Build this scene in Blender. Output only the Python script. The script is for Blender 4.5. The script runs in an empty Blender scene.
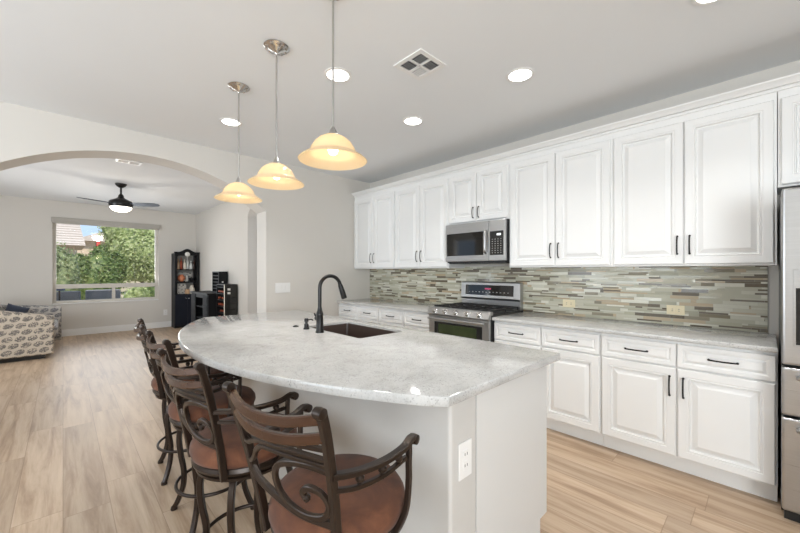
import bpy, bmesh, math, random
from mathutils import Vector, Matrix
random.seed(7)
R = math.radians
scene = bpy.context.scene
COL = scene.collection

# ------------------------------------------------------------------ camera
cam_data = bpy.data.cameras.new('camera')
cam_data.sensor_width = 36.0
cam_data.lens = 352.0 / 800.0 * 36.0
cam_data.shift_y = 5.0 / 800.0
cam_data.clip_start = 0.02
cam_data.clip_end = 300
cam = bpy.data.objects.new('camera', cam_data)
cam.location = (0, 0, 1.343)
cam.rotation_euler = (R(90), 0, R(-43.75))
COL.objects.link(cam)
scene.camera = cam

# ------------------------------------------------------------------ world, sun, daylight, exposure
world = bpy.data.worlds.new('world')
scene.world = world
world.use_nodes = True
bg = world.node_tree.nodes['Background']
bg.inputs[0].default_value = (0.55, 0.74, 1.0, 1)
bg.inputs[1].default_value = 1.0

def lamp(name, kind, loc, rot, energy, color=(1, 1, 1), **kw):
    d = bpy.data.lights.new(name, kind)
    d.energy = energy
    d.color = color
    for k, v in kw.items():
        setattr(d, k, v)
    o = bpy.data.objects.new(name, d)
    o.location = loc
    o.rotation_euler = rot
    COL.objects.link(o)
    return o

lamp('sun', 'SUN', (0, 0, 20), (R(42), 0, R(-12)), 4.2, (1.0, 0.95, 0.85), angle=R(0.6))
# added fills at unseen windows behind and left; daylight at the living room window
lamp('fill_rear', 'AREA', (-1.7, -3.22, 1.5), (R(122), 0, R(-18)), 235, (0.89, 0.955, 1.0), shape='RECTANGLE', size=2.5, size_y=2.0)
lamp('fill_left', 'AREA', (-3.22, 2.45, 1.5), (R(122), 0, R(-90)), 82, (0.89, 0.955, 1.0), shape='RECTANGLE', size=3.4, size_y=2.0)
lamp('fill_living_left', 'AREA', (-3.12, 6.0, 1.5), (R(104), 0, R(-48)), 95, (0.91, 0.96, 1.0), shape='RECTANGLE', size=2.2, size_y=1.8)
lamp('daylight_living_window', 'AREA', (0.75, 10.32, 1.55), (R(115), 0, R(180)), 36, (0.93, 0.97, 1.0), shape='RECTANGLE', size=1.7, size_y=1.6)
DOWNLIGHT_W = 4.5
lamp('fill_passage', 'AREA', (3.92, 5.95, 1.5), (R(100), 0, R(90)), 11, (1.0, 0.96, 0.90), shape='RECTANGLE', size=1.4, size_y=1.6)  # added fill at an unseen window, brightens the passage

scene.view_settings.view_transform = 'Standard'
scene.view_settings.look = 'None'
scene.view_settings.gamma = 1.0
scene.view_settings.use_curve_mapping = False
scene.view_settings.exposure = 0.24
scene.cycles.use_denoising = True
scene.cycles.max_bounces = 10
scene.cycles.diffuse_bounces = 6
scene.cycles.sample_clamp_indirect = 6.0
scene.cycles.caustics_reflective = False
scene.cycles.caustics_refractive = False

# ------------------------------------------------------------------ materials
class NT:
    def __init__(self, name):
        self.m = bpy.data.materials.new(name)
        self.m.use_nodes = True
        self.t = self.m.node_tree
        self.p = self.t.nodes['Principled BSDF']
        self.out = self.t.nodes['Material Output']
    def n(self, typ, **kw):
        x = self.t.nodes.new(typ)
        for k, v in kw.items():
            setattr(x, k, v)
        return x
    def l(self, a, b):
        self.t.links.new(a, b)
    def val(self, sock, v):
        if hasattr(v, 'links') or hasattr(v, 'is_output'):
            self.l(v, sock)
        else:
            sock.default_value = v
    def math(self, op, a, b=0.0, c=0.0):
        x = self.n('ShaderNodeMath', operation=op)
        self.val(x.inputs[0], a)
        self.val(x.inputs[1], b)
        if op in ('MULTIPLY_ADD',):
            self.val(x.inputs[2], c)
        return x.outputs[0]
    def mix(self, f, a, b, mode='MIX'):
        x = self.n('ShaderNodeMix', data_type='RGBA', blend_type=mode)
        self.val(x.inputs[0], f)
        self.val(x.inputs[6], a if hasattr(a, 'is_output') else (*a, 1))
        self.val(x.inputs[7], b if hasattr(b, 'is_output') else (*b, 1))
        return x.outputs[2]
    def coord(self):
        return self.n('ShaderNodeTexCoord').outputs['Object']
    def noise(self, vec, scale, detail=3.0, rough=0.55, dist=0.0):
        x = self.n('ShaderNodeTexNoise')
        if vec is not None:
            self.l(vec, x.inputs['Vector'])
        x.inputs['Scale'].default_value = scale
        x.inputs['Detail'].default_value = detail
        x.inputs['Roughness'].default_value = rough
        x.inputs['Distortion'].default_value = dist
        return x.outputs['Fac']
    def ramp(self, f, stops, interp='LINEAR'):
        x = self.n('ShaderNodeValToRGB')
        x.color_ramp.interpolation = interp
        els = x.color_ramp.elements
        while len(els) < len(stops):
            els.new(0.5)
        for e, (p, c) in zip(els, stops):
            e.position = p
            e.color = (*c, 1) if len(c) == 3 else c
        self.l(f, x.inputs[0])
        return x.outputs[0]
    def bump(self, h, strength=0.2, dist=0.002):
        x = self.n('ShaderNodeBump')
        x.inputs['Strength'].default_value = strength
        x.inputs['Distance'].default_value = dist
        self.l(h, x.inputs['Height'])
        self.l(x.outputs[0], self.p.inputs['Normal'])
    def base(self, c):
        self.val(self.p.inputs['Base Color'], c if hasattr(c, 'is_output') else (*c, 1))
    def set(self, **kw):
        for k, v in kw.items():
            self.val(self.p.inputs[k.replace('_', ' ')], v)

M = {}
def simple(key, col, rough=0.5, metal=0.0, var=0.06, scale=30.0, bump=0.0, bscale=200.0, **kw):
    t = NT(key)
    co = t.coord()
    f = t.noise(co, scale)
    d = tuple(max(0, c * (1 - var)) for c in col)
    u = tuple(min(1, c * (1 + var)) for c in col)
    t.base(t.mix(f, d, u))
    t.set(Roughness=rough, Metallic=metal)
    if bump:
        t.bump(t.noise(co, bscale, 2), bump, 0.001)
    for k, v in kw.items():
        t.val(t.p.inputs[k.replace('_', ' ')], v)
    M[key] = t.m
    return t

simple('wall_paint', (0.625, 0.595, 0.55), 0.75, var=0.012, scale=3, bump=0.12, bscale=90)
simple('ceiling_paint', (0.775, 0.787, 0.795), 0.85, var=0.01, scale=3, bump=0.1, bscale=70)
simple('trim_white', (0.78, 0.77, 0.75), 0.4, var=0.01)
simple('cabinet_white', (0.77, 0.77, 0.76), 0.55, var=0.012, scale=6)
simple('island_white', (0.64, 0.632, 0.615), 0.45, var=0.012, scale=6)
simple('plaster_white', (0.55, 0.535, 0.51), 0.28, var=0.03, scale=10, bump=0.35, bscale=28)
simple('bronze', (0.026, 0.016, 0.011), 0.30, 0.45, var=0.25, scale=60)
simple('bronze_rail', (0.062, 0.028, 0.014), 0.26, 0.35, var=0.3, scale=18)
simple('black_metal', (0.009, 0.008, 0.0075), 0.30, 0.0, var=0.2, Specular_IOR_Level=0.35)
simple('black_iron', (0.015, 0.015, 0.015), 0.6, 0.1, var=0.3, scale=80)
simple('black_plastic', (0.014, 0.014, 0.014), 0.3, 0.0, var=0.1)
simple('black_glass', (0.012, 0.011, 0.010), 0.06, 0.0, var=0.1)
simple('oven_glass_reflection', (0.035, 0.050, 0.016), 0.10, 0.0, var=0.5, scale=6)  # green tint paints a reflection into the oven window
simple('chrome', (0.62, 0.60, 0.58), 0.18, 1.0, var=0.04)
simple('nickel', (0.50, 0.49, 0.47), 0.3, 1.0, var=0.04)
simple('sink_composite', (0.055, 0.036, 0.028), 0.35, 0.0, var=0.2, scale=120)
simple('plate_white', (0.78, 0.77, 0.75), 0.35, var=0.01)
simple('plate_ivory', (0.74, 0.65, 0.44), 0.35, var=0.02)
simple('slot_dark', (0.03, 0.03, 0.03), 0.5)
simple('black_wood', (0.008, 0.008, 0.009), 0.5, 0.0, var=0.3, scale=25, Specular_IOR_Level=0.2)
simple('navy_wood', (0.008, 0.010, 0.018), 0.45, 0.0, var=0.3, scale=25, Specular_IOR_Level=0.25)
simple('grey_carved', (0.030, 0.031, 0.033), 0.7, 0.0, var=0.6, scale=45, Specular_IOR_Level=0.15)
simple('pale_label', (0.72, 0.70, 0.66), 0.5)
simple('shelf_back', (0.42, 0.40, 0.37), 0.6, var=0.1)
simple('bottle_dark', (0.035, 0.014, 0.010), 0.15, var=0.2)
simple('bottle_tan', (0.55, 0.36, 0.22), 0.2, var=0.15)
simple('bottle_clear', (0.60, 0.60, 0.57), 0.12, var=0.08)
simple('foil_red', (0.40, 0.085, 0.04), 0.35, var=0.2)
simple('terracotta', (0.62, 0.22, 0.11), 0.5, var=0.1)
simple('cream', (0.68, 0.62, 0.52), 0.5, var=0.08)
simple('denim', (0.045, 0.055, 0.085), 0.85, var=0.15, scale=120, bump=0.3, bscale=400)
simple('window_vinyl', (0.62, 0.58, 0.52), 0.4, var=0.01)
simple('valance', (0.40, 0.375, 0.335), 0.6, var=0.04, scale=60)
simple('wicker_grey', (0.17, 0.175, 0.19), 0.8, var=0.5, scale=70)
simple('navy_canvas', (0.03, 0.06, 0.14), 0.8)
simple('stucco_tan', (0.50, 0.40, 0.30), 0.9, var=0.1, scale=4)
simple('roof_tile', (0.46, 0.40, 0.36), 0.9, var=0.25, scale=9)
simple('red_paint', (0.55, 0.05, 0.04), 0.5)
simple('bark', (0.16, 0.11, 0.075), 0.9, var=0.3, scale=14)
simple('gravel', (0.42, 0.34, 0.26), 0.95, var=0.25, scale=25)
simple('hill_earth', (0.36, 0.30, 0.20), 0.95, var=0.3, scale=0.8)
simple('fan_blade_grey', (0.045, 0.060, 0.085), 0.6, 0.0, var=0.1)

# brushed stainless
t = NT('stainless')
co = t.coord()
mp = t.n('ShaderNodeMapping')
mp.inputs['Scale'].default_value = (300, 4, 300)
t.l(co, mp.inputs[0])
f = t.noise(mp.outputs[0], 1.0, 3)
t.base(t.mix(f, (0.41, 0.408, 0.404), (0.51, 0.508, 0.504)))
t.set(Metallic=1.0, Roughness=t.math('MULTIPLY_ADD', f, 0.12, 0.24))
M['stainless'] = t.m

# suede seat
t = NT('suede')
co = t.coord()
f = t.noise(co, 9, 4, 0.6, 0.6)
g = t.noise(co, 160, 2)
c = t.ramp(f, [(0.3, (0.055, 0.019, 0.009)), (0.5, (0.098, 0.033, 0.013)), (0.72, (0.165, 0.060, 0.025))])
t.base(t.mix(t.math('MULTIPLY', g, 0.35), c, (0.10, 0.034, 0.016)))
t.set(Roughness=0.85, Sheen_Weight=0.08, Sheen_Roughness=0.5)
t.bump(g, 0.25, 0.001)
M['suede'] = t.m

# wood plank floor
t = NT('oak_planks')
co = t.coord()
sx = t.n('ShaderNodeSeparateXYZ')
t.l(co, sx.inputs[0])
X, Y = sx.outputs[0], sx.outputs[1]
W, L = 0.20, 1.52
row = t.math('FLOOR', t.math('DIVIDE', X, W))
wn = t.n('ShaderNodeTexWhiteNoise', noise_dimensions='1D')
t.l(row, wn.inputs['W'])
yo = t.math('ADD', t.math('DIVIDE', Y, L), t.math('MULTIPLY', wn.outputs[0], 7.31))
cell = t.math('FLOOR', yo)
cv = t.n('ShaderNodeCombineXYZ')
t.l(row, cv.inputs[0]); t.l(cell, cv.inputs[1])
wn2 = t.n('ShaderNodeTexWhiteNoise', noise_dimensions='2D')
t.l(cv.outputs[0], wn2.inputs['Vector'])
rnd = wn2.outputs[0]
gv = t.n('ShaderNodeCombineXYZ')
t.l(t.math('ADD', t.math('MULTIPLY', X, 15.0), t.math('MULTIPLY', rnd, 40.0)), gv.inputs[0])
t.l(t.math('ADD', t.math('MULTIPLY', Y, 1.15), t.math('MULTIPLY', rnd, 23.0)), gv.inputs[1])
gr = t.noise(gv.outputs[0], 1.0, 6, 0.66, 0.45)
gv2 = t.n('ShaderNodeCombineXYZ')
t.l(t.math('MULTIPLY', X, 95.0), gv2.inputs[0])
t.l(t.math('ADD', t.math('MULTIPLY', Y, 4.0), t.math('MULTIPLY', rnd, 23.0)), gv2.inputs[1])
fine = t.noise(gv2.outputs[0], 1.0, 3, 0.6, 0.3)
c = t.ramp(gr, [(0.28, (0.25, 0.16, 0.098)), (0.42, (0.40, 0.283, 0.188)), (0.54, (0.515, 0.392, 0.28)), (0.74, (0.63, 0.507, 0.383))])
tint = t.ramp(rnd, [(0.0, (0.86, 0.84, 0.82)), (0.5, (1.0, 0.98, 0.96)), (1.0, (1.12, 1.10, 1.08))])
c = t.mix(1.0, c, tint, 'MULTIPLY')
c = t.mix(t.math('MULTIPLY', fine, 0.28), c, (0.37, 0.26, 0.175))
fx = t.math('FRACT', t.math('DIVIDE', X, W))
fy = t.math('FRACT', yo)
ex = t.math('MINIMUM', fx, t.math('SUBTRACT', 1.0, fx))
ey = t.math('MINIMUM', fy, t.math('SUBTRACT', 1.0, fy))
seam = t.math('MAXIMUM', t.math('LESS_THAN', ex, 0.009), t.math('LESS_THAN', ey, 0.0013))
c = t.mix(t.math('MULTIPLY', seam, 0.55), c, (0.20, 0.12, 0.07))
t.base(c)
t.set(Roughness=t.math('MULTIPLY_ADD', gr, 0.15, 0.36))
t.bump(t.math('SUBTRACT', fine, t.math('MULTIPLY', seam, 2.0)), 0.08, 0.001)
M['oak_planks'] = t.m

# pale granite
t = NT('granite')
co = t.coord()
cloud = t.noise(co, 5.5, 7, 0.68, 1.0)
c = t.ramp(cloud, [(0.30, (0.435, 0.427, 0.412)), (0.46, (0.515, 0.51, 0.495)), (0.64, (0.56, 0.555, 0.54))])
v = t.n('ShaderNodeTexVoronoi')
v.inputs['Scale'].default_value = 210
t.l(co, v.inputs['Vector'])
sp = t.ramp(v.outputs['Color'], [(0.0, (0.0, 0.0, 0.0)), (0.16, (0.25, 0.25, 0.25)), (0.3, (1, 1, 1))])
mask = t.ramp(t.noise(co, 14, 5, 0.72, 0.4), [(0.38, (0.17, 0.17, 0.17)), (0.62, (0.76, 0.76, 0.76))])
grey = t.mix(sp, (0.17, 0.16, 0.155), c)
c = t.mix(mask, c, grey)
vein = t.noise(co, 2.3, 8, 0.6, 2.2)
vb = t.math('ABSOLUTE', t.math('SUBTRACT', vein, 0.5))
vm = t.math('MULTIPLY', t.math('LESS_THAN', vb, 0.008), 0.16)
c = t.mix(vm, c, (0.30, 0.285, 0.275))
fn = t.noise(co, 320, 2)
c = t.mix(t.math('MULTIPLY', t.math('GREATER_THAN', fn, 0.66), 0.45), c, (0.22, 0.205, 0.19))
t.base(c)
t.set(Roughness=0.09, Specular_IOR_Level=0.55)
M['granite'] = t.m

# strip mosaic: rows of glass and stone sticks of random length
t = NT('strip_mosaic')
co = t.coord()
sx = t.n('ShaderNodeSeparateXYZ')
t.l(co, sx.inputs[0])
Y, Z = sx.outputs[1], sx.outputs[2]
RH = 0.0262
zz = t.math('DIVIDE', Z, RH)
pair = t.math('FLOOR', zz)
w1 = t.n('ShaderNodeTexWhiteNoise', noise_dimensions='1D')
t.l(pair, w1.inputs['W'])
# split point inside each row differs per stretch of wall -> thin and thick sticks
blk = t.math('FLOOR', t.math('ADD', t.math('DIVIDE', Y, 0.41), t.math('MULTIPLY', w1.outputs[0], 9.0)))
cb = t.n('ShaderNodeCombineXYZ')
t.l(pair, cb.inputs[0]); t.l(blk, cb.inputs[1])
w2 = t.n('ShaderNodeTexWhiteNoise', noise_dimensions='2D')
t.l(cb.outputs[0], w2.inputs['Vector'])
split = t.math('GREATER_THAN', w2.outputs[0], 0.45)
fz = t.math('FRACT', zz)
hi = t.math('MULTIPLY', t.math('GREATER_THAN', fz, 0.5), split)
rowid = t.math('ADD', t.math('MULTIPLY', pair, 2.0), hi)
w3 = t.n('ShaderNodeTexWhiteNoise', noise_dimensions='1D')
t.l(t.math('ADD', rowid, 0.37), w3.inputs['W'])
wl = t.math('MULTIPLY_ADD', w3.outputs[0], 0.13, 0.12)
yy = t.math('ADD', t.math('DIVIDE', Y, wl), t.math('MULTIPLY', w3.outputs[0], 13.7))
cellid = t.math('FLOOR', yy)
cb2 = t.n('ShaderNodeCombineXYZ')
t.l(rowid, cb2.inputs[0]); t.l(cellid, cb2.inputs[1]); t.l(blk, cb2.inputs[2])
w4 = t.n('ShaderNodeTexWhiteNoise', noise_dimensions='3D')
t.l(cb2.outputs[0], w4.inputs['Vector'])
rr = w4.outputs[0]
c = t.ramp(rr, [(0.0, (0.105, 0.080, 0.052)), (0.13, (0.22, 0.19, 0.13)), (0.23, (0.45, 0.435, 0.335)), (0.42, (0.37, 0.36, 0.275)),
                (0.56, (0.50, 0.48, 0.38)), (0.70, (0.59, 0.58, 0.49)), (0.84, (0.45, 0.355, 0.235)), (0.92, (0.68, 0.665, 0.57))], 'CONSTANT')
c = t.mix(t.math('MULTIPLY', t.noise(co, 45, 3), 0.2), c, (0.36, 0.345, 0.26))
# grout
hh = t.math('ADD', RH * 0.5, t.math('MULTIPLY', t.math('SUBTRACT', 1.0, split), RH * 0.5))
fz2 = t.math('FRACT', t.math('MULTIPLY', fz, t.math('ADD', split, 1.0)))
dz = t.math('MULTIPLY', t.math('MINIMUM', fz2, t.math('SUBTRACT', 1.0, fz2)), hh)
fy = t.math('FRACT', yy)
dy = t.math('MULTIPLY', t.math('MINIMUM', fy, t.math('SUBTRACT', 1.0, fy)), wl)
gro = t.math('LESS_THAN', t.math('MINIMUM', dz, dy), 0.0008)
c = t.mix(t.math('MULTIPLY', gro, 0.7), c, (0.40, 0.38, 0.33))
t.base(c)
t.set(Roughness=t.math('MULTIPLY_ADD', t.math('GREATER_THAN', t.math('FRACT', t.math('MULTIPLY', rr, 17.0)), 0.45), 0.3, 0.10))
t.bump(t.math('SUBTRACT', 1.0, gro), 0.3, 0.001)
M['strip_mosaic'] = t.m

# loveseat fabric: rows of dark handwriting-like squiggles on tan
def script_fabric(key, ground, ink):
    t = NT(key)
    co = t.coord()
    sx = t.n('ShaderNodeSeparateXYZ')
    t.l(co, sx.inputs[0])
    u = t.math('ADD', sx.outputs[0], t.math('MULTIPLY', sx.outputs[1], 0.9))
    v = sx.outputs[2]
    CW, CH = 0.128, 0.098
    vr = t.math('DIVIDE', v, CH)
    r = t.math('FLOOR', vr)
    uo = t.math('ADD', t.math('DIVIDE', u, CW), t.math('MULTIPLY', r, 0.47))
    fu = t.math('SUBTRACT', t.math('FRACT', uo), 0.5)
    fv = t.math('SUBTRACT', t.math('FRACT', vr), 0.5)
    cc = t.math('ADD', t.math('FLOOR', uo), t.math('MULTIPLY', r, 3.7))
    st = t.n('ShaderNodeMapping')
    st.inputs['Scale'].default_value = (1.0, 1.0, 0.75)
    t.l(co, st.inputs[0])
    ns = t.noise(st.outputs[0], 46, 2, 0.5, 0.9)
    rr = t.math('ADD', t.math('POWER', t.math('DIVIDE', fu, 0.44), 2.0), t.math('POWER', t.math('DIVIDE', t.math('ADD', fv, t.math('MULTIPLY', fu, -0.25)), 0.40), 2.0))
    k = t.math('MULTIPLY', t.math('LESS_THAN', t.math('ABSOLUTE', t.math('SUBTRACT', ns, 0.5)), 0.085), t.math('LESS_THAN', rr, 1.0))
    under = t.math('MULTIPLY', t.math('LESS_THAN', t.math('ABSOLUTE', t.math('ADD', fv, t.math('MULTIPLY_ADD', fu, -0.25, 0.10))), 0.055), t.math('LESS_THAN', t.math('ABSOLUTE', fu), 0.40))
    k = t.math('MAXIMUM', k, under)
    g = t.noise(co, 14, 3)
    c = t.mix(g, tuple(x * 0.85 for x in ground), tuple(min(1, x * 1.12) for x in ground))
    t.base(t.mix(t.math('MULTIPLY', k, 0.85), c, ink))
    t.set(Roughness=0.9)
    t.bump(t.noise(co, 500, 2), 0.2, 0.001)
    M[key] = t.m
script_fabric('script_fabric', (0.50, 0.43, 0.345), (0.085, 0.078, 0.08))
script_fabric('script_fabric_daylit', (0.45, 0.42, 0.385), (0.10, 0.105, 0.125))  # same fabric with cool daylight painted into its colours

# alabaster glass shade: light passes through it
t = NT('amber_glass')
co = t.coord()
f = t.noise(co, 7, 3, 0.5, 0.6)
c = t.mix(f, (0.90, 0.74, 0.50), (0.94, 0.84, 0.66))
tr = t.n('ShaderNodeBsdfTranslucent')
t.l(c, tr.inputs[0])
t.base(c)
t.set(Roughness=0.2)
mx = t.n('ShaderNodeMixShader')
mx.inputs[0].default_value = 0.55
t.l(t.p.outputs[0], mx.inputs[1]); t.l(tr.outputs[0], mx.inputs[2])
t.l(mx.outputs[0], t.out.inputs[0])
M['amber_glass'] = t.m

def emit(key, col, strength):
    t = NT(key)
    t.base(col)
    t.p.inputs['Emission Color'].default_value = (*col, 1)
    t.p.inputs['Emission Strength'].default_value = strength
    M[key] = t.m
emit('bulb_glow', (1.0, 0.90, 0.72), 5)
emit('downlight_glow', (1.0, 0.985, 0.965), 5)
emit('fan_light_glow', (1.0, 0.95, 0.86), 2.2)
emit('clock_red', (0.55, 0.07, 0.16), 0.5)
emit('clock_white', (0.75, 0.8, 0.8), 1.0)

# clear window glass
t = NT('window_glass')
tp = t.n('ShaderNodeBsdfTransparent')
gl = t.n('ShaderNodeBsdfGlossy')
gl.inputs['Roughness'].default_value = 0.02
fr = t.n('ShaderNodeFresnel')
fr.inputs[0].default_value = 1.45
mx = t.n('ShaderNodeMixShader')
t.l(fr.outputs[0], mx.inputs[0]); t.l(tp.outputs[0], mx.inputs[1]); t.l(gl.outputs[0], mx.inputs[2])
t.l(mx.outputs[0], t.out.inputs[0])
M['window_glass'] = t.m

def leaf_mat(key, a, b, c3):
    t = NT(key)
    co = t.coord()
    f = t.noise(co, 9, 3, 0.7)
    c = t.ramp(f, [(0.32, a), (0.5, b), (0.68, c3)])
    t.base(c)
    t.set(Roughness=0.5)
    tr = t.n('ShaderNodeBsdfTranslucent')
    t.l(c, tr.inputs[0])
    mx = t.n('ShaderNodeMixShader')
    mx.inputs[0].default_value = 0.35
    t.l(t.p.outputs[0], mx.inputs[1]); t.l(tr.outputs[0], mx.inputs[2])
    t.l(mx.outputs[0], t.out.inputs[0])
    M[key] = t.m
leaf_mat('leaf_dark', (0.05, 0.10, 0.025), (0.13, 0.20, 0.05), (0.32, 0.36, 0.13))
leaf_mat('leaf_light', (0.14, 0.21, 0.06), (0.38, 0.45, 0.18), (0.68, 0.70, 0.44))
leaf_mat('leaf_olive', (0.12, 0.17, 0.07), (0.25, 0.31, 0.14), (0.42, 0.45, 0.24))

# ------------------------------------------------------------------ geometry helpers
def wloc(p):
    v = Vector((0, 0, 0))
    while p:
        v += p.location
        p = p.parent
    return v

def obj(name, bm, mat, parent=None, local=False, smooth=None, bevel=0.0, bseg=2):
    if parent is not None and not local:
        bmesh.ops.translate(bm, verts=bm.verts, vec=-wloc(parent))
    bmesh.ops.recalc_face_normals(bm, faces=bm.faces)
    me = bpy.data.meshes.new(name)
    bm.to_mesh(me)
    bm.free()
    mats = mat if isinstance(mat, (list, tuple)) else [mat]
    for m in mats:
        me.materials.append(M[m])
    if smooth is not None:
        me.polygons.foreach_set('use_smooth', [True] * len(me.polygons))
        me.set_sharp_from_angle(angle=R(smooth))
    o = bpy.data.objects.new(name, me)
    COL.objects.link(o)
    if parent is not None:
        o.parent = parent
    if bevel:
        md = o.modifiers.new('bevel', 'BEVEL')
        md.width = bevel
        md.segments = bseg
        md.limit_method = 'ANGLE'
        md.angle_limit = R(40)
    return o

def thing(name, label, cat, loc=(0, 0, 0), rotz=0.0, group=None):
    o = bpy.data.objects.new(name, None)
    o.empty_display_size = 0.1
    COL.objects.link(o)
    o.location = loc
    o.rotation_euler = (0, 0, rotz)
    tag(o, label, cat, group)
    return o

def tag(o, label, cat, group=None):
    o['label'] = label
    o['category'] = cat
    if group:
        o['group'] = group
    return o

def struct(o):
    o['kind'] = 'structure'
    return o

def copy_tree(o, parent=None):
    c = o.copy()
    COL.objects.link(c)
    if parent is not None:
        c.parent = parent
    for ch in list(o.children):
        copy_tree(ch, c)
    return c

def B():
    return bmesh.new()

def box(bm, x0, x1, y0, y1, z0, z1):
    vs = [bm.verts.new(p) for p in ((x0, y0, z0), (x1, y0, z0), (x1, y1, z0), (x0, y1, z0), (x0, y0, z1), (x1, y0, z1), (x1, y1, z1), (x0, y1, z1))]
    for f in ((0, 3, 2, 1), (4, 5, 6, 7), (0, 1, 5, 4), (1, 2, 6, 5), (2, 3, 7, 6), (3, 0, 4, 7)):
        bm.faces.new([vs[i] for i in f])
    return bm

def bx(*a):
    return box(B(), *a)

def lathe(bm, prof, center=(0, 0, 0), seg=32, axis='Z', cap=True):
    rings = []
    cx, cy, cz = center
    for r, h in prof:
        ring = []
        for k in range(seg):
            a = 2 * math.pi * k / seg
            p = (r * math.cos(a), r * math.sin(a), h)
            if axis == 'X':
                p = (p[2], p[0], p[1])
            elif axis == 'Y':
                p = (p[0], p[2], p[1])
            ring.append(bm.verts.new((p[0] + cx, p[1] + cy, p[2] + cz)))
        rings.append(ring)
    for a, b in zip(rings, rings[1:]):
        for k in range(seg):
            bm.faces.new((a[k], a[(k + 1) % seg], b[(k + 1) % seg], b[k]))
    if cap:
        bm.faces.new(rings[0][::-1])
        bm.faces.new(rings[-1])
    return bm

def spline(pts, n=8):
    P = [Vector(p) for p in pts]
    if len(P) < 3:
        return P
    out = []
    E = [2 * P[0] - P[1]] + P + [2 * P[-1] - P[-2]]
    for i in range(1, len(E) - 2):
        p0, p1, p2, p3 = E[i - 1:i + 3]
        for k in range(n):
            t = k / n
            out.append(0.5 * ((2 * p1) + (p2 - p0) * t + (2 * p0 - 5 * p1 + 4 * p2 - p3) * t * t + (3 * p1 - p0 - 3 * p2 + p3) * t ** 3))
    out.append(P[-1])
    return out

def sweep(bm, pts, w, h=None, up=(0, 0, 1), sides=8, square=False, closed=False, taper=None):
    """w across (perpendicular to up), h along up"""
    h = w if h is None else h
    P = [Vector(p) for p in pts]
    n = len(P)
    if square:
        e = 0.72
        sec = [(-1, -e), (-e, -1), (e, -1), (1, -e), (1, e), (e, 1), (-e, 1), (-1, e)]
    else:
        sec = [(math.cos(2 * math.pi * k / sides), math.sin(2 * math.pi * k / sides)) for k in range(sides)]
    upv = Vector(up).normalized()
    rings = []
    prev = None
    for i, p in enumerate(P):
        if closed:
            tg = P[(i + 1) % n] - P[i - 1]
        else:
            tg = P[min(i + 1, n - 1)] - P[max(i - 1, 0)]
        tg.normalize()
        side = tg.cross(upv)
        if side.length < 0.15:
            side = prev.copy() if prev else tg.orthogonal()
            side -= tg * side.dot(tg)
        side.normalize()
        if prev and side.dot(prev) < 0:
            side = -side
        prev = side
        u2 = side.cross(tg).normalized()
        s = taper(i / (n - 1)) if taper else 1.0
        rings.append([bm.verts.new(p + side * (a * w / 2 * s) + u2 * (b * h / 2 * s)) for a, b in sec])
    m = len(sec)
    pairs = list(zip(rings, rings[1:]))
    if closed:
        pairs.append((rings[-1], rings[0]))
    for a, b in pairs:
        for k in range(m):
            bm.faces.new((a[k], a[(k + 1) % m], b[(k + 1) % m], b[k]))
    if not closed:
        bm.faces.new(rings[0][::-1])
        bm.faces.new(rings[-1])
    return bm

def ball(bm, c, r, seg=12, sz=1.0):
    prof = []
    k = seg // 2
    for i in range(k + 1):
        a = -math.pi / 2 + math.pi * i / k
        prof.append((max(r * math.cos(a), 1e-4), r * math.sin(a) * sz))
    return lathe(bm, prof, c, seg)

def extrude_profile(bm, prof, y0, y1):
    """closed (x,z) profile swept along Y"""
    a = [bm.verts.new((x, y0, z)) for x, z in prof]
    b = [bm.verts.new((x, y1, z)) for x, z in prof]
    n = len(prof)
    for k in range(n):
        bm.faces.new((a[k], a[(k + 1) % n], b[(k + 1) % n], b[k]))
    bm.faces.new(a[::-1])
    bm.faces.new(b)
    return bm

def rings_panel(bm, y0, y1, z0, z1, xb, prof):
    """raised panel facing -X: prof = (inset, depth out from xb)"""
    rs = []
    for ins, d in prof:
        rs.append([bm.verts.new((xb - d, y, z)) for y, z in ((y0 + ins, z0 + ins), (y1 - ins, z0 + ins), (y1 - ins, z1 - ins), (y0 + ins, z1 - ins))])
    bm.faces.new(rs[0])
    for a, b in zip(rs, rs[1:]):
        for k in range(4):
            bm.faces.new((a[k], a[(k + 1) % 4], b[(k + 1) % 4], b[k]))
    bm.faces.new(rs[-1][::-1])
    return bm

DOOR = [(0, 0), (0, 0.013), (0.006, 0.02), (0.048, 0.02), (0.050, 0.0165), (0.056, 0.0165), (0.058, 0.0195), (0.062, 0.0195), (0.067, 0.004), (0.075, 0.004), (0.104, 0.0185), (0.108, 0.0185)]
DRAWER = [(0, 0), (0, 0.017), (0.003, 0.02), (0.026, 0.02), (0.028, 0.0165), (0.031, 0.0165), (0.033, 0.011), (0.038, 0.011), (0.052, 0.0185), (0.055, 0.0185)]

def pull(parent, x, y, z, vertical, L=0.13):
    bm = B()
    h = L / 2
    if vertical:
        pts = [(x, y, z - h), (x - 0.018, y, z - h + 0.004), (x - 0.026, y, z - h * 0.55), (x - 0.029, y, z), (x - 0.026, y, z + h * 0.55), (x - 0.018, y, z + h - 0.004), (x, y, z + h)]
        sweep(bm, spline(pts, 5), 0.010, 0.007, up=(1, 0, 0.001), sides=8)
        for s in (-1, 1):
            ball(bm, (x - 0.010, y, z + s * (h - 0.002)), 0.0075, 10)
    else:
        pts = [(x, y - h, z), (x - 0.018, y - h + 0.004, z), (x - 0.026, y - h * 0.55, z), (x - 0.029, y, z), (x - 0.026, y + h * 0.55, z), (x - 0.018, y + h - 0.004, z), (x, y + h, z)]
        sweep(bm, spline(pts, 5), 0.010, 0.007, up=(1, 0, 0), sides=8)
        for s in (-1, 1):
            ball(bm, (x - 0.010, y + s * (h - 0.002), z), 0.0075, 10)
    return obj('handle', bm, 'black_metal', parent, smooth=50)

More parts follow.
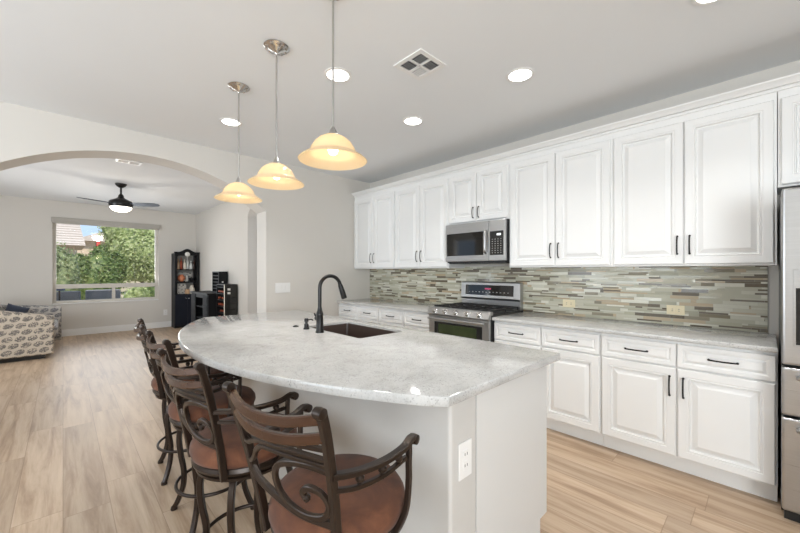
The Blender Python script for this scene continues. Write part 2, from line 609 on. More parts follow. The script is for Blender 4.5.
# ------------------------------------------------------------------ setting
YE = 4.385      # kitchen end wall
YF = 10.05      # living room window wall
XR = 3.54       # cabinet wall
XL = 2.44       # living room right wall
CK, CL = 2.75, 2.79

fl = B()
box(fl, -3.3, 3.9, -3.4, 10.25, -0.12, 0.0)
struct(obj('floor', fl, 'oak_planks'))
cl = B()
box(cl, -3.3, 3.9, -3.4, YE + 0.15, CK, 3.1)
box(cl, -3.3, 3.9, YE + 0.15, 10.25, CL, 3.1)
struct(obj('ceiling', cl, 'ceiling_paint'))
struct(obj('wall_right', bx(XR, XR + 0.15, -3.2, YE, 0, CK), 'wall_paint'))

# end wall with the arched opening
bm = B()
ax0, ax1, aR, az = -0.575, 1.855, 1.95, 2.53
axc = (ax0 + ax1) / 2
n = 40
arch = []
for k in range(n + 1):
    x = ax0 + (ax1 - ax0) * k / n
    arch.append((x, az - aR + math.sqrt(aR ** 2 - (x - axc) ** 2)))
def slab_strip(bm, lo, hi, y0, y1):
    """solid between a lower polyline and an upper polyline of (x,z)"""
    for (a, c), (b, d) in zip(zip(lo, hi), zip(lo[1:], hi[1:])):
        for yy in (y0, y1):
            bm.faces.new([bm.verts.new((p[0], yy, p[1])) for p in (a, b, d, c)])
        bm.faces.new([bm.verts.new(q) for q in ((a[0], y0, a[1]), (b[0], y0, b[1]), (b[0], y1, b[1]), (a[0], y1, a[1]))])
box(bm, -3.2, ax0, YE, YE + 0.30, 0, CL)
box(bm, ax1, XR + 0.15, YE, YE + 0.30, 0, CL)
slab_strip(bm, arch, [(x, CL) for x, z in arch], YE, YE + 0.30)
bmesh.ops.remove_doubles(bm, verts=bm.verts, dist=1e-5)
struct(obj('wall_end', bm, 'wall_paint', smooth=25))

# living room right wall with a tall arched passage
bm = B()
py0, py1 = 5.0, 6.58
parch = []
for k in range(21):
    y = py0 + (py1 - py0) * k / 20
    parch.append((y, 2.36 + 0.19 * math.sqrt(max(0, 1 - ((y - (py0 + py1) / 2) / ((py1 - py0) / 2)) ** 2))))
box(bm, XL, XL + 0.15, YE + 0.30, py0, 0, CL)
box(bm, XL, XL + 0.15, py1, YF, 0, CL)
for (a, b) in zip(parch, parch[1:]):
    for x in (XL, XL + 0.15):
        bm.faces.new([bm.verts.new((x, y, z)) for y, z in (a, b, (b[0], CL), (a[0], CL))])
    bm.faces.new([bm.verts.new(q) for q in ((XL, a[0], a[1]), (XL, b[0], b[1]), (XL + 0.15, b[0], b[1]), (XL + 0.15, a[0], a[1]))])
bmesh.ops.remove_doubles(bm, verts=bm.verts, dist=1e-5)
struct(obj('wall_living_right', bm, 'wall_paint', smooth=25))
bm = B()
box(bm, 3.70, 3.85, YE + 0.30, 5.2, 0, CL); box(bm, 3.70, 3.85, 6.7, 7.4, 0, CL)
box(bm, 3.70, 3.85, 5.2, 6.7, 0, 0.6); box(bm, 3.70, 3.85, 5.2, 6.7, 2.4, CL)
box(bm, XL + 0.15, 3.70, 7.25, 7.4, 0, CL)
struct(obj('wall_passage', bm, 'wall_paint'))

# window wall
wx0, wx1, wz0, wz1 = -0.155, 1.645, 0.685, 2.41
bm = B()
def wall_hole_y(bm, x0, x1, z1, y0, y1, hx0, hx1, hz0, hz1):
    box(bm, x0, hx0, y0, y1, 0, z1)
    box(bm, hx1, x1, y0, y1, 0, z1)
    box(bm, hx0, hx1, y0, y1, 0, hz0)
    box(bm, hx0, hx1, y0, y1, hz1, z1)
wall_hole_y(bm, -3.2, XL + 0.15, CL, YF, YF + 0.17, wx0, wx1, wz0, wz1)
struct(obj('wall_far', bm, 'wall_paint'))
bm = B()
wall_hole_y(bm, -3.2, XR + 0.15, CK, -3.2, -3.05, -2.95, -0.45, 0.6, 2.4)
struct(obj('wall_rear', bm, 'wall_paint'))
bm = B()
box(bm, -3.2, -3.05, -3.05, 0.85, 0, CK); box(bm, -3.2, -3.05, 4.05, YE, 0, CK)
box(bm, -3.2, -3.05, 0.85, 4.05, 0, 0.6); box(bm, -3.2, -3.05, 0.85, 4.05, 2.4, CK)
box(bm, -3.2, -3.05, YE + 0.30, 4.85, 0, CL); box(bm, -3.2, -3.05, 7.2, YF, 0, CL)
box(bm, -3.2, -3.05, 4.85, 7.2, 0, 0.6); box(bm, -3.2, -3.05, 4.85, 7.2, 2.4, CL)
struct(obj('wall_left', bm, 'wall_paint'))

# baseboards
struct(obj('baseboard_far', bx(-3.05, XL, YF - 0.016, YF, 0, 0.14), 'trim_white', bevel=0.004))
bm = B()
box(bm, XL - 0.016, XL, py1, YF - 0.016, 0, 0.14)
box(bm, XL - 0.016, XL, YE + 0.30, py0, 0, 0.14)
struct(obj('baseboard_living_right', bm, 'trim_white', bevel=0.004))
struct(obj('baseboard_end', bx(ax1, 2.93, YE - 0.016, YE, 0, 0.14), 'trim_white', bevel=0.004))

# living room window
win = thing('window_1', 'wide vinyl window with one large pane over two low panes', 'window', (wx0, YF + 0.09, wz0))
del win['label']; del win['category']
struct(win)
bm = B()
fy0, fy1 = YF + 0.07, YF + 0.13
FW = 0.055
box(bm, wx0, wx0 + FW, fy0, fy1, wz0, wz1); box(bm, wx1 - FW, wx1, fy0, fy1, wz0, wz1)
box(bm, wx0 + FW, wx1 - FW, fy0, fy1, wz0, wz0 + 0.05); box(bm, wx0 + FW, wx1 - FW, fy0, fy1, wz1 - 0.05, wz1)
box(bm, wx0 + FW, wx1 - FW, fy0 - 0.02, fy1, 0.985, 1.075)
box(bm, 0.79, 0.85, fy0, fy1, wz0 + 0.05, 0.985)
obj('window_frame', bm, 'window_vinyl', win, bevel=0.004)
obj('pane', bx(wx0 + FW - 0.01, wx1 - FW + 0.01, fy0 + 0.028, fy0 + 0.032, 1.065, wz1 - 0.04), 'window_glass', win)
obj('pane', bx(wx0 + FW - 0.01, 0.80, fy0 + 0.028, fy0 + 0.032, wz0 + 0.04, 0.995), 'window_glass', win)
obj('pane', bx(0.84, wx1 - FW + 0.01, fy0 + 0.028, fy0 + 0.032, wz0 + 0.04, 0.995), 'window_glass', win)
obj('window_sill', bx(wx0, wx1, YF - 0.02, fy0, wz0 - 0.022, wz0 + 0.001), 'trim_white', win, bevel=0.004)

# unseen windows added behind and left to let the fill light in
def added_window(n, horiz, a0, a1, z0, z1, w0, w1):
    bm = B()
    def seg(p0, p1, q0, q1):
        if horiz:
            box(bm, p0, p1, w0, w1, q0, q1)
        else:
            box(bm, w0, w1, p0, p1, q0, q1)
    seg(a0, a0 + 0.05, z0, z1); seg(a1 - 0.05, a1, z0, z1)
    seg(a0 + 0.05, a1 - 0.05, z0, z0 + 0.05); seg(a0 + 0.05, a1 - 0.05, z1 - 0.05, z1)
    m = (a0 + a1) / 2
    seg(m - 0.025, m + 0.025, z0 + 0.05, z1 - 0.05)
    struct(obj('window_%d' % n, bm, 'window_vinyl'))
added_window(2, True, -2.95, -0.45, 0.6, 2.4, -3.16, -3.10)
added_window(3, False, 0.85, 4.05, 0.6, 2.4, -3.16, -3.10)
added_window(4, False, 4.85, 7.2, 0.6, 2.4, -3.16, -3.10)

added_window(5, False, 5.2, 6.7, 0.6, 2.4, 3.75, 3.81)  # unseen window, added for the passage fill

# crown moulding over the cabinets
XU = 3.23
prof = [(XU, 2.4705), (XU - 0.010, 2.4705), (XU - 0.012, 2.479), (XU - 0.012, 2.481), (XU - 0.004, 2.481), (XU - 0.004, 2.491), (XU - 0.022, 2.493), (XU - 0.027, 2.500), (XU - 0.046, 2.516), (XU - 0.057, 2.521), (XU - 0.059, 2.531), (XU, 2.531)]
cm = obj('trim_1', extrude_profile(B(), prof, -0.985, YE - 0.004), 'cabinet_white', smooth=25)
struct(cm)
# rope bead under the crown
bm = B()
yb = -0.98
while yb < YE - 0.01:
    box(bm, XU - 0.010, XU - 0.004, yb, yb + 0.008, 2.481, 2.491)
    yb += 0.018
obj('bead', bm, 'cabinet_white', cm)

# ------------------------------------------------------------------ kitchen cabinets
UNIT = [-0.04, 0.417, 0.874, 1.331, 1.788, 2.550, 3.007, 3.464, 3.921, 4.378]

def upper_unit(name, label, y0, y1, z0, nd=2):
    e = thing(name, label, 'cabinet', (XU + 0.15, (y0 + y1) / 2, z0), group='wall cabinets along the kitchen wall')
    obj('body', bx(XU, XR - 0.002, y0 + 0.0002, y1 - 0.0002, z0, 2.470), 'cabinet_white', e)
    w = (y1 - y0) / nd
    for k in range(nd):
        a, b = y0 + k * w, y0 + (k + 1) * w
        a += 0.012 if k == 0 else 0.003
        b -= 0.012 if k == nd - 1 else 0.003
        d = obj('door', rings_panel(B(), a, b, z0 + 0.012, 2.418, XU, DOOR), 'cabinet_white', e)
        hy = b - 0.032 if k == 0 else a + 0.032
        zc = z0 + 0.15 if z0 < 1.6 else z0 + 0.105
        pull(d, XU - 0.0195, hy, zc, True, 0.13 if z0 < 1.6 else 0.115)
    return e

upper_unit('wall_cabinet', 'tall white wall cabinet with two raised panel doors nearest the refrigerator', UNIT[0], UNIT[2], 1.383)
upper_unit('wall_cabinet', 'tall white two-door wall cabinet just right of the microwave', UNIT[2], UNIT[4], 1.383)
upper_unit('wall_cabinet', 'short white two-door wall cabinet directly above the microwave', UNIT[4], UNIT[5], 1.875)
upper_unit('wall_cabinet', 'tall white two-door wall cabinet just left of the microwave', UNIT[5], UNIT[7], 1.383)
upper_unit('wall_cabinet', 'tall white two-door wall cabinet in the corner against the end wall', UNIT[7], UNIT[9], 1.383)
e = upper_unit('wall_cabinet', 'short white wall cabinet above the steel refrigerator', -0.985, -0.044, 1.868)

XB = 2.95
def base_unit(label, y0, y1):
    e = thing('base_cabinet', label, 'cabinet', (XB + 0.28, (y0 + y1) / 2, 0), group='base cabinets along the kitchen wall')
    bm = B()
    box(bm, XB, XR - 0.002, y0 + 0.001, y1 - 0.001, 0.105, 0.883)
    obj('body', bm, 'cabinet_white', e)
    obj('toe_kick', bx(XB + 0.055, XR - 0.002, y0 + 0.001, y1 - 0.001, 0, 0.105), 'cabinet_white', e)
    m = (y0 + y1) / 2
    for k, (a, b) in enumerate(((y0 + 0.008, m - 0.004), (m + 0.004, y1 - 0.008))):
        d = obj('drawer', rings_panel(B(), a, b, 0.713, 0.862, XB, DRAWER), 'cabinet_white', e)
        pull(d, XB - 0.0195, (a + b) / 2, 0.79, False, 0.135)
        d = obj('door', rings_panel(B(), a, b, 0.118, 0.703, XB, DOOR), 'cabinet_white', e)
        hy = b - 0.032 if k == 0 else a + 0.032
        pull(d, XB - 0.0195, hy, 0.582, True, 0.13)
    return e
base_unit('white base cabinet with two drawers over two doors beside the refrigerator', UNIT[0], UNIT[2])
base_unit('white base cabinet immediately right of the range, partly behind the island', UNIT[2], UNIT[4])
base_unit('white base cabinet immediately left of the range, behind the island sink', UNIT[5], UNIT[7])
base_unit('white base cabinet in the far corner against the end wall', UNIT[7], UNIT[9])

def slab(bm, outline, z0, z1, holes=(), e=0.006):
    """stone slab with eased upper and lower outer edge; outline counter-clockwise"""
    n = len(outline)
    def offs(d):
        r = []
        for i in range(n):
            p0, p1, p2 = Vector(outline[i - 1]), Vector(outline[i]), Vector(outline[(i + 1) % n])
            a = (p1 - p0).normalized(); b = (p2 - p1).normalized()
            na, nb = Vector((-a.y, a.x)), Vector((-b.y, b.x))
            nn = (na + nb).normalized()
            r.append(p1 + nn * d / max(0.5, nn.dot(na)))
        return r
    levels = [(e, z0), (e * 0.3, z0 + e * 0.3), (0, z0 + e), (0, z1 - e), (e * 0.3, z1 - e * 0.3), (e, z1)]
    rings = [[bm.verts.new((p.x, p.y, z)) for p in offs(d)] for d, z in levels]
    for a, b in zip(rings, rings[1:]):
        for k in range(n):
            bm.faces.new((a[k], a[(k + 1) % n], b[(k + 1) % n], b[k]))
    for ring, z in ((rings[0], z0), (rings[-1], z1)):
        edges = [bm.edges.get((ring[k], ring[(k + 1) % n])) for k in range(n)]
        hv = []
        for hole in holes:
            vs = [bm.verts.new((x, y, z)) for x, y in hole]
            hv.append(vs)
            edges += [bm.edges.new((vs[k], vs[(k + 1) % len(vs)])) for k in range(len(vs))]
        bmesh.ops.triangle_fill(bm, use_beauty=True, use_dissolve=False, edges=edges, normal=(0, 0, 1))
        if z == z0:
            low = hv
        else:
            for a, b in zip(low, hv):
                m = len(a)
                for k in range(m):
                    bm.faces.new((a[k], a[(k + 1) % m], b[(k + 1) % m], b[k]))
    return bm

def rect(x0, x1, y0, y1):
    return [(x0, y0), (x1, y0), (x1, y1), (x0, y1)]

o = obj('countertop', slab(B(), rect(2.905, XR - 0.012, -0.04, 1.786), 0.8835, 0.914), 'granite', smooth=35)
tag(o, 'long pale granite countertop between the refrigerator and the range', 'countertop', 'granite countertops')
o = obj('countertop', slab(B(), rect(2.905, XR - 0.012, 2.552, 4.381), 0.8835, 0.914), 'granite', smooth=35)
tag(o, 'pale granite countertop left of the range running into the corner', 'countertop', 'granite countertops')

o = obj('backsplash', bx(XR - 0.011, XR - 0.001, 0.0, 4.381, 0.9145, 1.4), 'strip_mosaic')
tag(o, 'glass and stone strip mosaic tile backsplash above the kitchen counter', 'backsplash')

# ------------------------------------------------------------------ range
e = thing('gas_range', 'freestanding stainless steel gas range with black grates and five knobs', 'stove', (3.15, 2.169, 0))
ry0, ry1 = 1.7915, 2.5465
obj('body', bx(2.90, 3.52, ry0, ry1, 0.03, 0.928), 'black_plastic', e)
for fx in (2.95, 3.45):
    for fy in (ry0 + 0.05, ry1 - 0.05):
        obj('foot', lathe(B(), [(0.018, 0.0), (0.018, 0.032)], (fx, fy, 0), 12), 'black_plastic', e)
d = obj('oven_door', bx(2.868, 2.898, ry0 + 0.004, ry1 - 0.004, 0.235, 0.882), 'stainless', e, bevel=0.004)
obj('oven_window', bx(2.8655, 2.8700, ry0 + 0.08, ry1 - 0.085, 0.40, 0.815), 'black_glass', d)
obj('inner_glass', bx(2.8640, 2.8660, ry0 + 0.14, ry1 - 0.14, 0.46, 0.795), 'oven_glass_reflection', d)
bm = B()
sweep(bm, [(2.826, ry0 + 0.03, 0.850), (2.826, ry1 - 0.03, 0.850)], 0.026, 0.026, up=(0, 0, 1), sides=14)
for s in (ry0 + 0.07, ry1 - 0.07):
    box(bm, 2.826, 2.870, s - 0.010, s + 0.010, 0.840, 0.860)
obj('handle', bm, 'stainless', d, smooth=40)
obj('storage_drawer', bx(2.872, 2.898, ry0 + 0.004, ry1 - 0.004, 0.04, 0.228), 'stainless', e, bevel=0.004)
# slanted knob panel
pr = [(2.899, 0.886), (2.850, 0.886), (2.843, 0.897), (2.876, 0.953), (2.889, 0.963), (2.935, 0.963), (2.935, 0.929), (2.899, 0.929)]
obj('control_panel', extrude_profile(B(), pr, ry0, ry1), 'stainless', e, smooth=20, bevel=0.003)
nrm = Vector((-0.862, 0, 0.507))
for k in range(5):
    yk = ry0 + 0.10 + k * (ry1 - ry0 - 0.20) / 4
    bm = B()
    lathe(bm, [(0.030, 0), (0.030, 0.005), (0.025, 0.008), (0.022, 0.028), (0.019, 0.031)], (0, 0, 0), 20)
    box(bm, -0.004, 0.004, -0.018, 0.018, 0.022, 0.034)
    q = Vector((0, 0, 1)).rotation_difference(nrm).to_matrix().to_4x4()
    bmesh.ops.transform(bm, matrix=Matrix.Translation((2.8595, yk, 0.925)) @ q, verts=bm.verts)
    obj('knob', bm, 'chrome', e, smooth=35)
obj('cooktop', bx(2.936, 3.455, ry0, ry1, 0.9285, 0.938), 'black_plastic', e, bevel=0.003)
for (bx_, by_) in ((3.06, 1.95), (3.33, 1.95), (3.06, 2.39), (3.33, 2.39), (3.19, 2.17)):
    obj('burner', lathe(B(), [(0.048, 0.938), (0.048, 0.945), (0.034, 0.949), (0.034, 0.956), (0.01, 0.958)], (bx_, by_, 0), 20), 'black_iron', e, smooth=35)
for k in range(3):
    g0 = ry0 + 0.012 + k * 0.2445
    g1 = g0 + 0.240
    bm = B()
    zt = 0.968
    for yy in (g0 + 0.006, g1 - 0.006):
        sweep(bm, [(2.945, yy, zt), (3.44, yy, zt)], 0.011, 0.012, square=True)
    for xx in (2.945, 3.06, 3.19, 3.33, 3.44):
        sweep(bm, [(xx, g0 + 0.006, zt), (xx, g1 - 0.006, zt)], 0.011, 0.012, square=True)
    sweep(bm, [(2.945, (g0 + g1) / 2, zt), (3.44, (g0 + g1) / 2, zt)], 0.011, 0.012, square=True)
    for xx in (2.945, 3.19, 3.44):
        for yy in (g0 + 0.006, g1 - 0.006):
            sweep(bm, [(xx, yy, 0.938), (xx, yy, zt)], 0.010, 0.010, up=(1, 0, 0), square=True)
    obj('grate', bm, 'black_iron', e)
pr = [(3.52, 0.929), (3.468, 0.929), (3.466, 1.03), (3.45, 1.045), (3.462, 1.215), (3.472, 1.226), (3.52, 1.226)]
bk = obj('backguard', extrude_profile(B(), pr, ry0 + 0.002, ry1 - 0.002), 'stainless', e, smooth=15, bevel=0.003)
bm = B()
a = [(3.4507, 1.075), (3.4567, 1.19)]
pr = [(a[0][0], a[0][1]), (a[0][0] - 0.003, a[0][1]), (a[1][0] - 0.003, a[1][1]), (a[1][0] + 0.0, a[1][1])]
pr = [(3.456, 1.075), (3.449, 1.075), (3.457, 1.19), (3.462, 1.19)]
dp = obj('display_panel', extrude_profile(bm, pr, ry0 + 0.075, ry1 - 0.065), 'black_glass', bk)
bm = B()
for k in range(5):
    y = 2.14 + k * 0.016
    box(bm, 3.4500, 3.4545, y, y + 0.010, 1.142, 1.156)
obj('clock', bm, 'clock_red', dp)
for k in range(12):
    y = 1.92 + k * 0.045
    obj('button', bx(3.4478, 3.4525, y, y + 0.014, 1.108, 1.113), 'nickel', dp)
obj('shadow_strip', bx(3.455, 3.4675, ry0 + 0.004, ry1 - 0.004, 1.025, 1.033), 'black_plastic', bk)  # black strip standing in for the shadow line across the backguard

# ------------------------------------------------------------------ microwave
e = thing('microwave', 'stainless steel over-the-range microwave with black window and keypad', 'microwave', (3.33, 2.169, 1.44))
my0, my1, mz0, mz1 = 1.792, 2.546, 1.44, 1.868
obj('body', bx(3.195, 3.525, my0, my1, mz0, mz1), 'black_plastic', e)
d = obj('door', bx(3.158, 3.193, 1.985, my1, mz0 + 0.012, mz1 - 0.002), 'stainless', e, bevel=0.005)
obj('window', bx(3.1565, 3.1600, 2.045, my1 - 0.02, mz0 + 0.075, mz1 - 0.105), 'black_glass', d, bevel=0.001)
bm = B()
sweep(bm, spline([(3.158, 2.012, 1.53), (3.128, 2.012, 1.555), (3.122, 2.012, 1.65), (3.128, 2.012, 1.745), (3.158, 2.012, 1.77)], 6), 0.024, 0.012, up=(1, 0, 0.01), square=True)
obj('handle', bm, 'stainless', d, smooth=40)
p = obj('control_panel', bx(3.158, 3.193, my0, 1.982, mz0 + 0.012, mz1 - 0.002), 'stainless', e, bevel=0.005)
k_ = obj('keypad', bx(3.1565, 3.1600, my0 + 0.022, 1.968, mz0 + 0.07, mz1 - 0.115), 'black_glass', p)
for r_ in range(7):
    for c_ in range(4):
        y = my0 + 0.045 + c_ * 0.032
        z = mz0 + 0.09 + r_ * 0.023
        obj('button', bx(3.1558, 3.157, y, y + 0.010, z, z + 0.006), 'nickel', k_)
obj('display', bx(3.1556, 3.157, my0 + 0.05, my0 + 0.095, mz1 - 0.16, mz1 - 0.14), 'clock_white', k_)
bm = B()
box(bm, 3.20, 3.50, my0 + 0.02, my1 - 0.02, mz0 - 0.012, mz0)
obj('vent_grille', bm, 'black_plastic', e)

# ------------------------------------------------------------------ refrigerator
e = thing('refrigerator', 'tall stainless steel french door refrigerator with water dispenser', 'refrigerator', (3.15, -0.51, 0))
fr0, fr1 = -0.965, -0.052
obj('body', bx(2.885, 3.52, fr0, fr1, 0.02, 1.775), 'black_plastic', e)
fm = (fr0 + fr1) / 2
dl = obj('door', bx(2.80, 2.875, fm + 0.003, fr1, 0.842, 1.79), 'stainless', e, bevel=0.012, bseg=3)
dr = obj('door', bx(2.80, 2.875, fr0, fm - 0.003, 0.842, 1.79), 'stainless', e, bevel=0.012, bseg=3)
d1 = obj('drawer', bx(2.80, 2.875, fr0, fr1, 0.572, 0.830), 'stainless', e, bevel=0.012, bseg=3)
d2 = obj('drawer', bx(2.80, 2.875, fr0, fr1, 0.06, 0.560), 'stainless', e, bevel=0.012, bseg=3)
dsp = obj('dispenser', bx(2.797, 2.803, -0.33, -0.093, 0.945, 1.355), 'stainless', dl, bevel=0.002)
for dd, y in ((dl, fm + 0.045), (dr, fm - 0.045)):
    bm = B()
    sweep(bm, spline([(2.80, y, 0.95), (2.755, y, 0.97), (2.748, y, 1.3), (2.755, y, 1.65), (2.80, y, 1.67)], 6), 0.022, 0.016, up=(1, 0, 0.01), sides=10)
    obj('handle', bm, 'stainless', dd, smooth=50)
for dd, z in ((d1, 0.785), (d2, 0.510)):
    bm = B()
    sweep(bm, spline([(2.80, fr0 + 0.07, z), (2.755, fr0 + 0.09, z), (2.748, fm, z), (2.755, fr1 - 0.09, z), (2.80, fr1 - 0.07, z)], 6), 0.016, 0.022, up=(0, 0, 1), sides=10)
    obj('handle', bm, 'stainless', dd, smooth=50)
obj('kick_plate', bx(2.84, 2.885, fr0 + 0.01, fr1 - 0.01, 0.0, 0.055), 'black_plastic', e)
# dispenser recess panels belong to the left door (third level stays: dispenser is the sub-part)
bm = B()
box(bm, 2.7955, 2.798, -0.32, -0.103, 0.955, 1.255)
obj('dispenser_recess', bm, 'black_glass', dl)

# ------------------------------------------------------------------ island
e = thing('kitchen_island', 'white kitchen island base with plastered stool side and panelled end', 'kitchen island', (1.41, 2.2, 0))
iy0, iy1 = 0.790, 3.60
bm = B()
ol = rect(1.008, 1.174, iy0, iy1)
box(bm, 1.008, 1.174, iy0, iy1, 0, 0.8735)
obj('plaster_wall', bm, 'plaster_white', e, bevel=0.014, bseg=4)
bm = B()
for (y0, y1) in ((iy0 + 0.002, iy0 + 0.022), (iy1 - 0.022, iy1 - 0.002)):
    pr = [(1.177, 0), (1.735, 0), (1.735, 0.098), (1.81, 0.098), (1.81, 0.8735), (1.177, 0.8735)]
    obj('end_panel', extrude_profile(B(), pr, y0, y1), 'island_white', e)
bm = B()
box(bm, 1.177, 1.20, iy0 + 0.022, iy1 - 0.022, 0, 0.8735)
box(bm, 1.79, 1.81, iy0 + 0.022, iy1 - 0.022, 0.098, 0.8735)
box(bm, 1.72, 1.735, iy0 + 0.022, iy1 - 0.022, 0, 0.098)
box(bm, 1.20, 1.79, iy0 + 0.022, iy1 - 0.022, 0.098, 0.115)
obj('cabinet_body', bm, 'island_white', e)
for k in range(4):
    w = (iy1 - iy0 - 0.06) / 4
    a = iy0 + 0.03 + k * w
    bm = rings_panel(B(), a + 0.004, a + w - 0.004, 0.115, 0.86, 0, DOOR)
    for v_ in bm.verts:
        v_.co.x = 1.811 - v_.co.x
    d = obj('door', bm, 'cabinet_white', e)

# curved granite top with the sink cut-out
out = [(1.897, 0.757), (1.897, 3.648), (0.945, 3.648)]
cy = (0.757 + 3.648) / 2
half = (3.648 - 0.757) / 2
sag = 0.445
Rr = (half ** 2 + sag ** 2) / (2 * sag)
for k in range(1, 48):
    y = 3.648 - (3.648 - 0.757) * k / 48
    out.append((0.945 - sag + (Rr - math.sqrt(Rr ** 2 - (y - cy) ** 2)), y))
out.append((0.955, 0.757))
def rrect(x0, x1, y0, y1, r, n=5):
    pts = []
    for (cx, cyy, a0) in ((x1 - r, y1 - r, 0), (x0 + r, y1 - r, 90), (x0 + r, y0 + r, 180), (x1 - r, y0 + r, 270)):
        for k in range(n + 1):
            a = R(a0 + 90 * k / n)
            pts.append((cx + r * math.cos(a), cyy + r * math.sin(a)))
    return pts
sx0, sx1, sy0, sy1 = 1.372, 1.772, 1.806, 2.50
hole = rrect(sx0, sx1, sy0, sy1, 0.02)
o = obj('island_countertop', slab(B(), out, 0.874, 0.914, [hole], 0.008), 'granite', smooth=40)
tag(o, 'large pale granite island top with one bowed side and sink cut-out', 'countertop')

# undermount sink
sk = B()
ro = rrect(sx0 + 0.001, sx1 - 0.001, sy0 + 0.001, sy1 - 0.001, 0.019)
ri = rrect(sx0 + 0.004, sx1 - 0.004, sy0 + 0.004, sy1 - 0.004, 0.017)
rb = rrect(sx0 + 0.016, sx1 - 0.016, sy0 + 0.016, sy1 - 0.016, 0.03)
rob = rrect(sx0 + 0.004, sx1 - 0.004, sy0 + 0.004, sy1 - 0.004, 0.03)
rings = [[sk.verts.new((x, y, z)) for x, y in r_] for r_, z in ((rob, 0.675), (ro, 0.899), (ri, 0.899), (rb, 0.70))]
for a, b in zip(rings, rings[1:]):
    m = len(a)
    for k in range(m):
        sk.faces.new((a[k], a[(k + 1) % m], b[(k + 1) % m], b[k]))
sk.faces.new(rings[-1]); sk.faces.new(rings[0])
e = thing('sink', 'dark brown undermount sink set in the island top', 'sink', (1.56, 2.15, 0.675))
obj('basin', sk, 'sink_composite', e, smooth=40)
obj('drain', lathe(B(), [(0.045, 0.7005), (0.045, 0.704), (0.03, 0.7045), (0.012, 0.702)], (1.56, 2.15, 0), 24), 'nickel', e, smooth=30)

# faucet
fx, fy = 1.305, 2.18
e = thing('faucet', 'tall oil-rubbed bronze gooseneck pull-down faucet beside the sink', 'faucet', (fx, fy, 0.914))
obj('base', lathe(B(), [(0.030, 0.9142), (0.030, 0.922), (0.025, 0.930), (0.025, 1.035), (0.027, 1.04), (0.024, 1.05), (0.017, 1.07), (0.0145, 1.09)], (fx, fy, 0), 24), 'black_metal', e, smooth=40)
bm = B()
pts = [(fx, fy, 1.08), (fx, fy, 1.16), (fx, fy, 1.225)]
for k in range(1, 13):
    a = R(180 - 168 * k / 12)
    pts.append((fx + 0.083 + 0.083 * math.cos(a), fy - 0.01 * k / 12, 1.228 + 0.083 * math.sin(a)))
sweep(bm, spline(pts, 3), 0.026, 0.026, up=(0, 1, 0), sides=14)
obj('spout', bm, 'black_metal', e, smooth=60)
p1 = Vector(pts[-1])
dr_ = (Vector(pts[-1]) - Vector(pts[-2])).normalized()
bm = B()
sweep(bm, [p1 - dr_ * 0.005, p1 + dr_ * 0.015, p1 + dr_ * 0.06, p1 + dr_ * 0.10, p1 + dr_ * 0.105], 0.042, 0.042, up=(0, 1, 0), sides=16, taper=lambda q: 0.72 + 0.28 * min(1, q * 2))
obj('spray_head', bm, 'black_metal', e, smooth=50)
bm = B()
lathe(bm, [(0.017, 0.024), (0.017, 0.045), (0.012, 0.055)], (fx, fy, 1.01), 14, 'Y')
sweep(bm, [(fx, fy + 0.04, 1.01), (fx - 0.005, fy + 0.052, 1.03), (fx - 0.008, fy + 0.06, 1.045)], 0.013, 0.013, up=(1, 0, 0), sides=10)
obj('lever', bm, 'black_metal', e, smooth=50)

e = thing('soap_dispenser', 'small dark bronze soap pump standing beside the faucet', 'soap dispenser', (1.309, 2.375, 0.914))
obj('base', lathe(B(), [(0.022, 0.9142), (0.022, 0.922), (0.017, 0.928), (0.017, 0.955)], (1.309, 2.375, 0), 18), 'black_metal', e, smooth=40)
bm = lathe(B(), [(0.010, 0.955), (0.010, 0.968), (0.016, 0.970), (0.016, 0.992), (0.012, 0.995)], (1.309, 2.375, 0), 18)
sweep(bm, [(1.309, 2.375, 0.982), (1.35, 2.372, 0.983), (1.362, 2.371, 0.976)], 0.010, 0.010, sides=10)
obj('pump', bm, 'black_metal', e, smooth=40)
o = obj('air_switch', lathe(B(), [(0.022, 0.9142), (0.022, 0.919), (0.019, 0.921), (0.012, 0.921), (0.012, 0.924), (0.010, 0.925)], (1.308, 2.54, 0), 20), 'black_metal', smooth=40)
tag(o, 'flat dark round button set in the granite left of the soap pump', 'button')

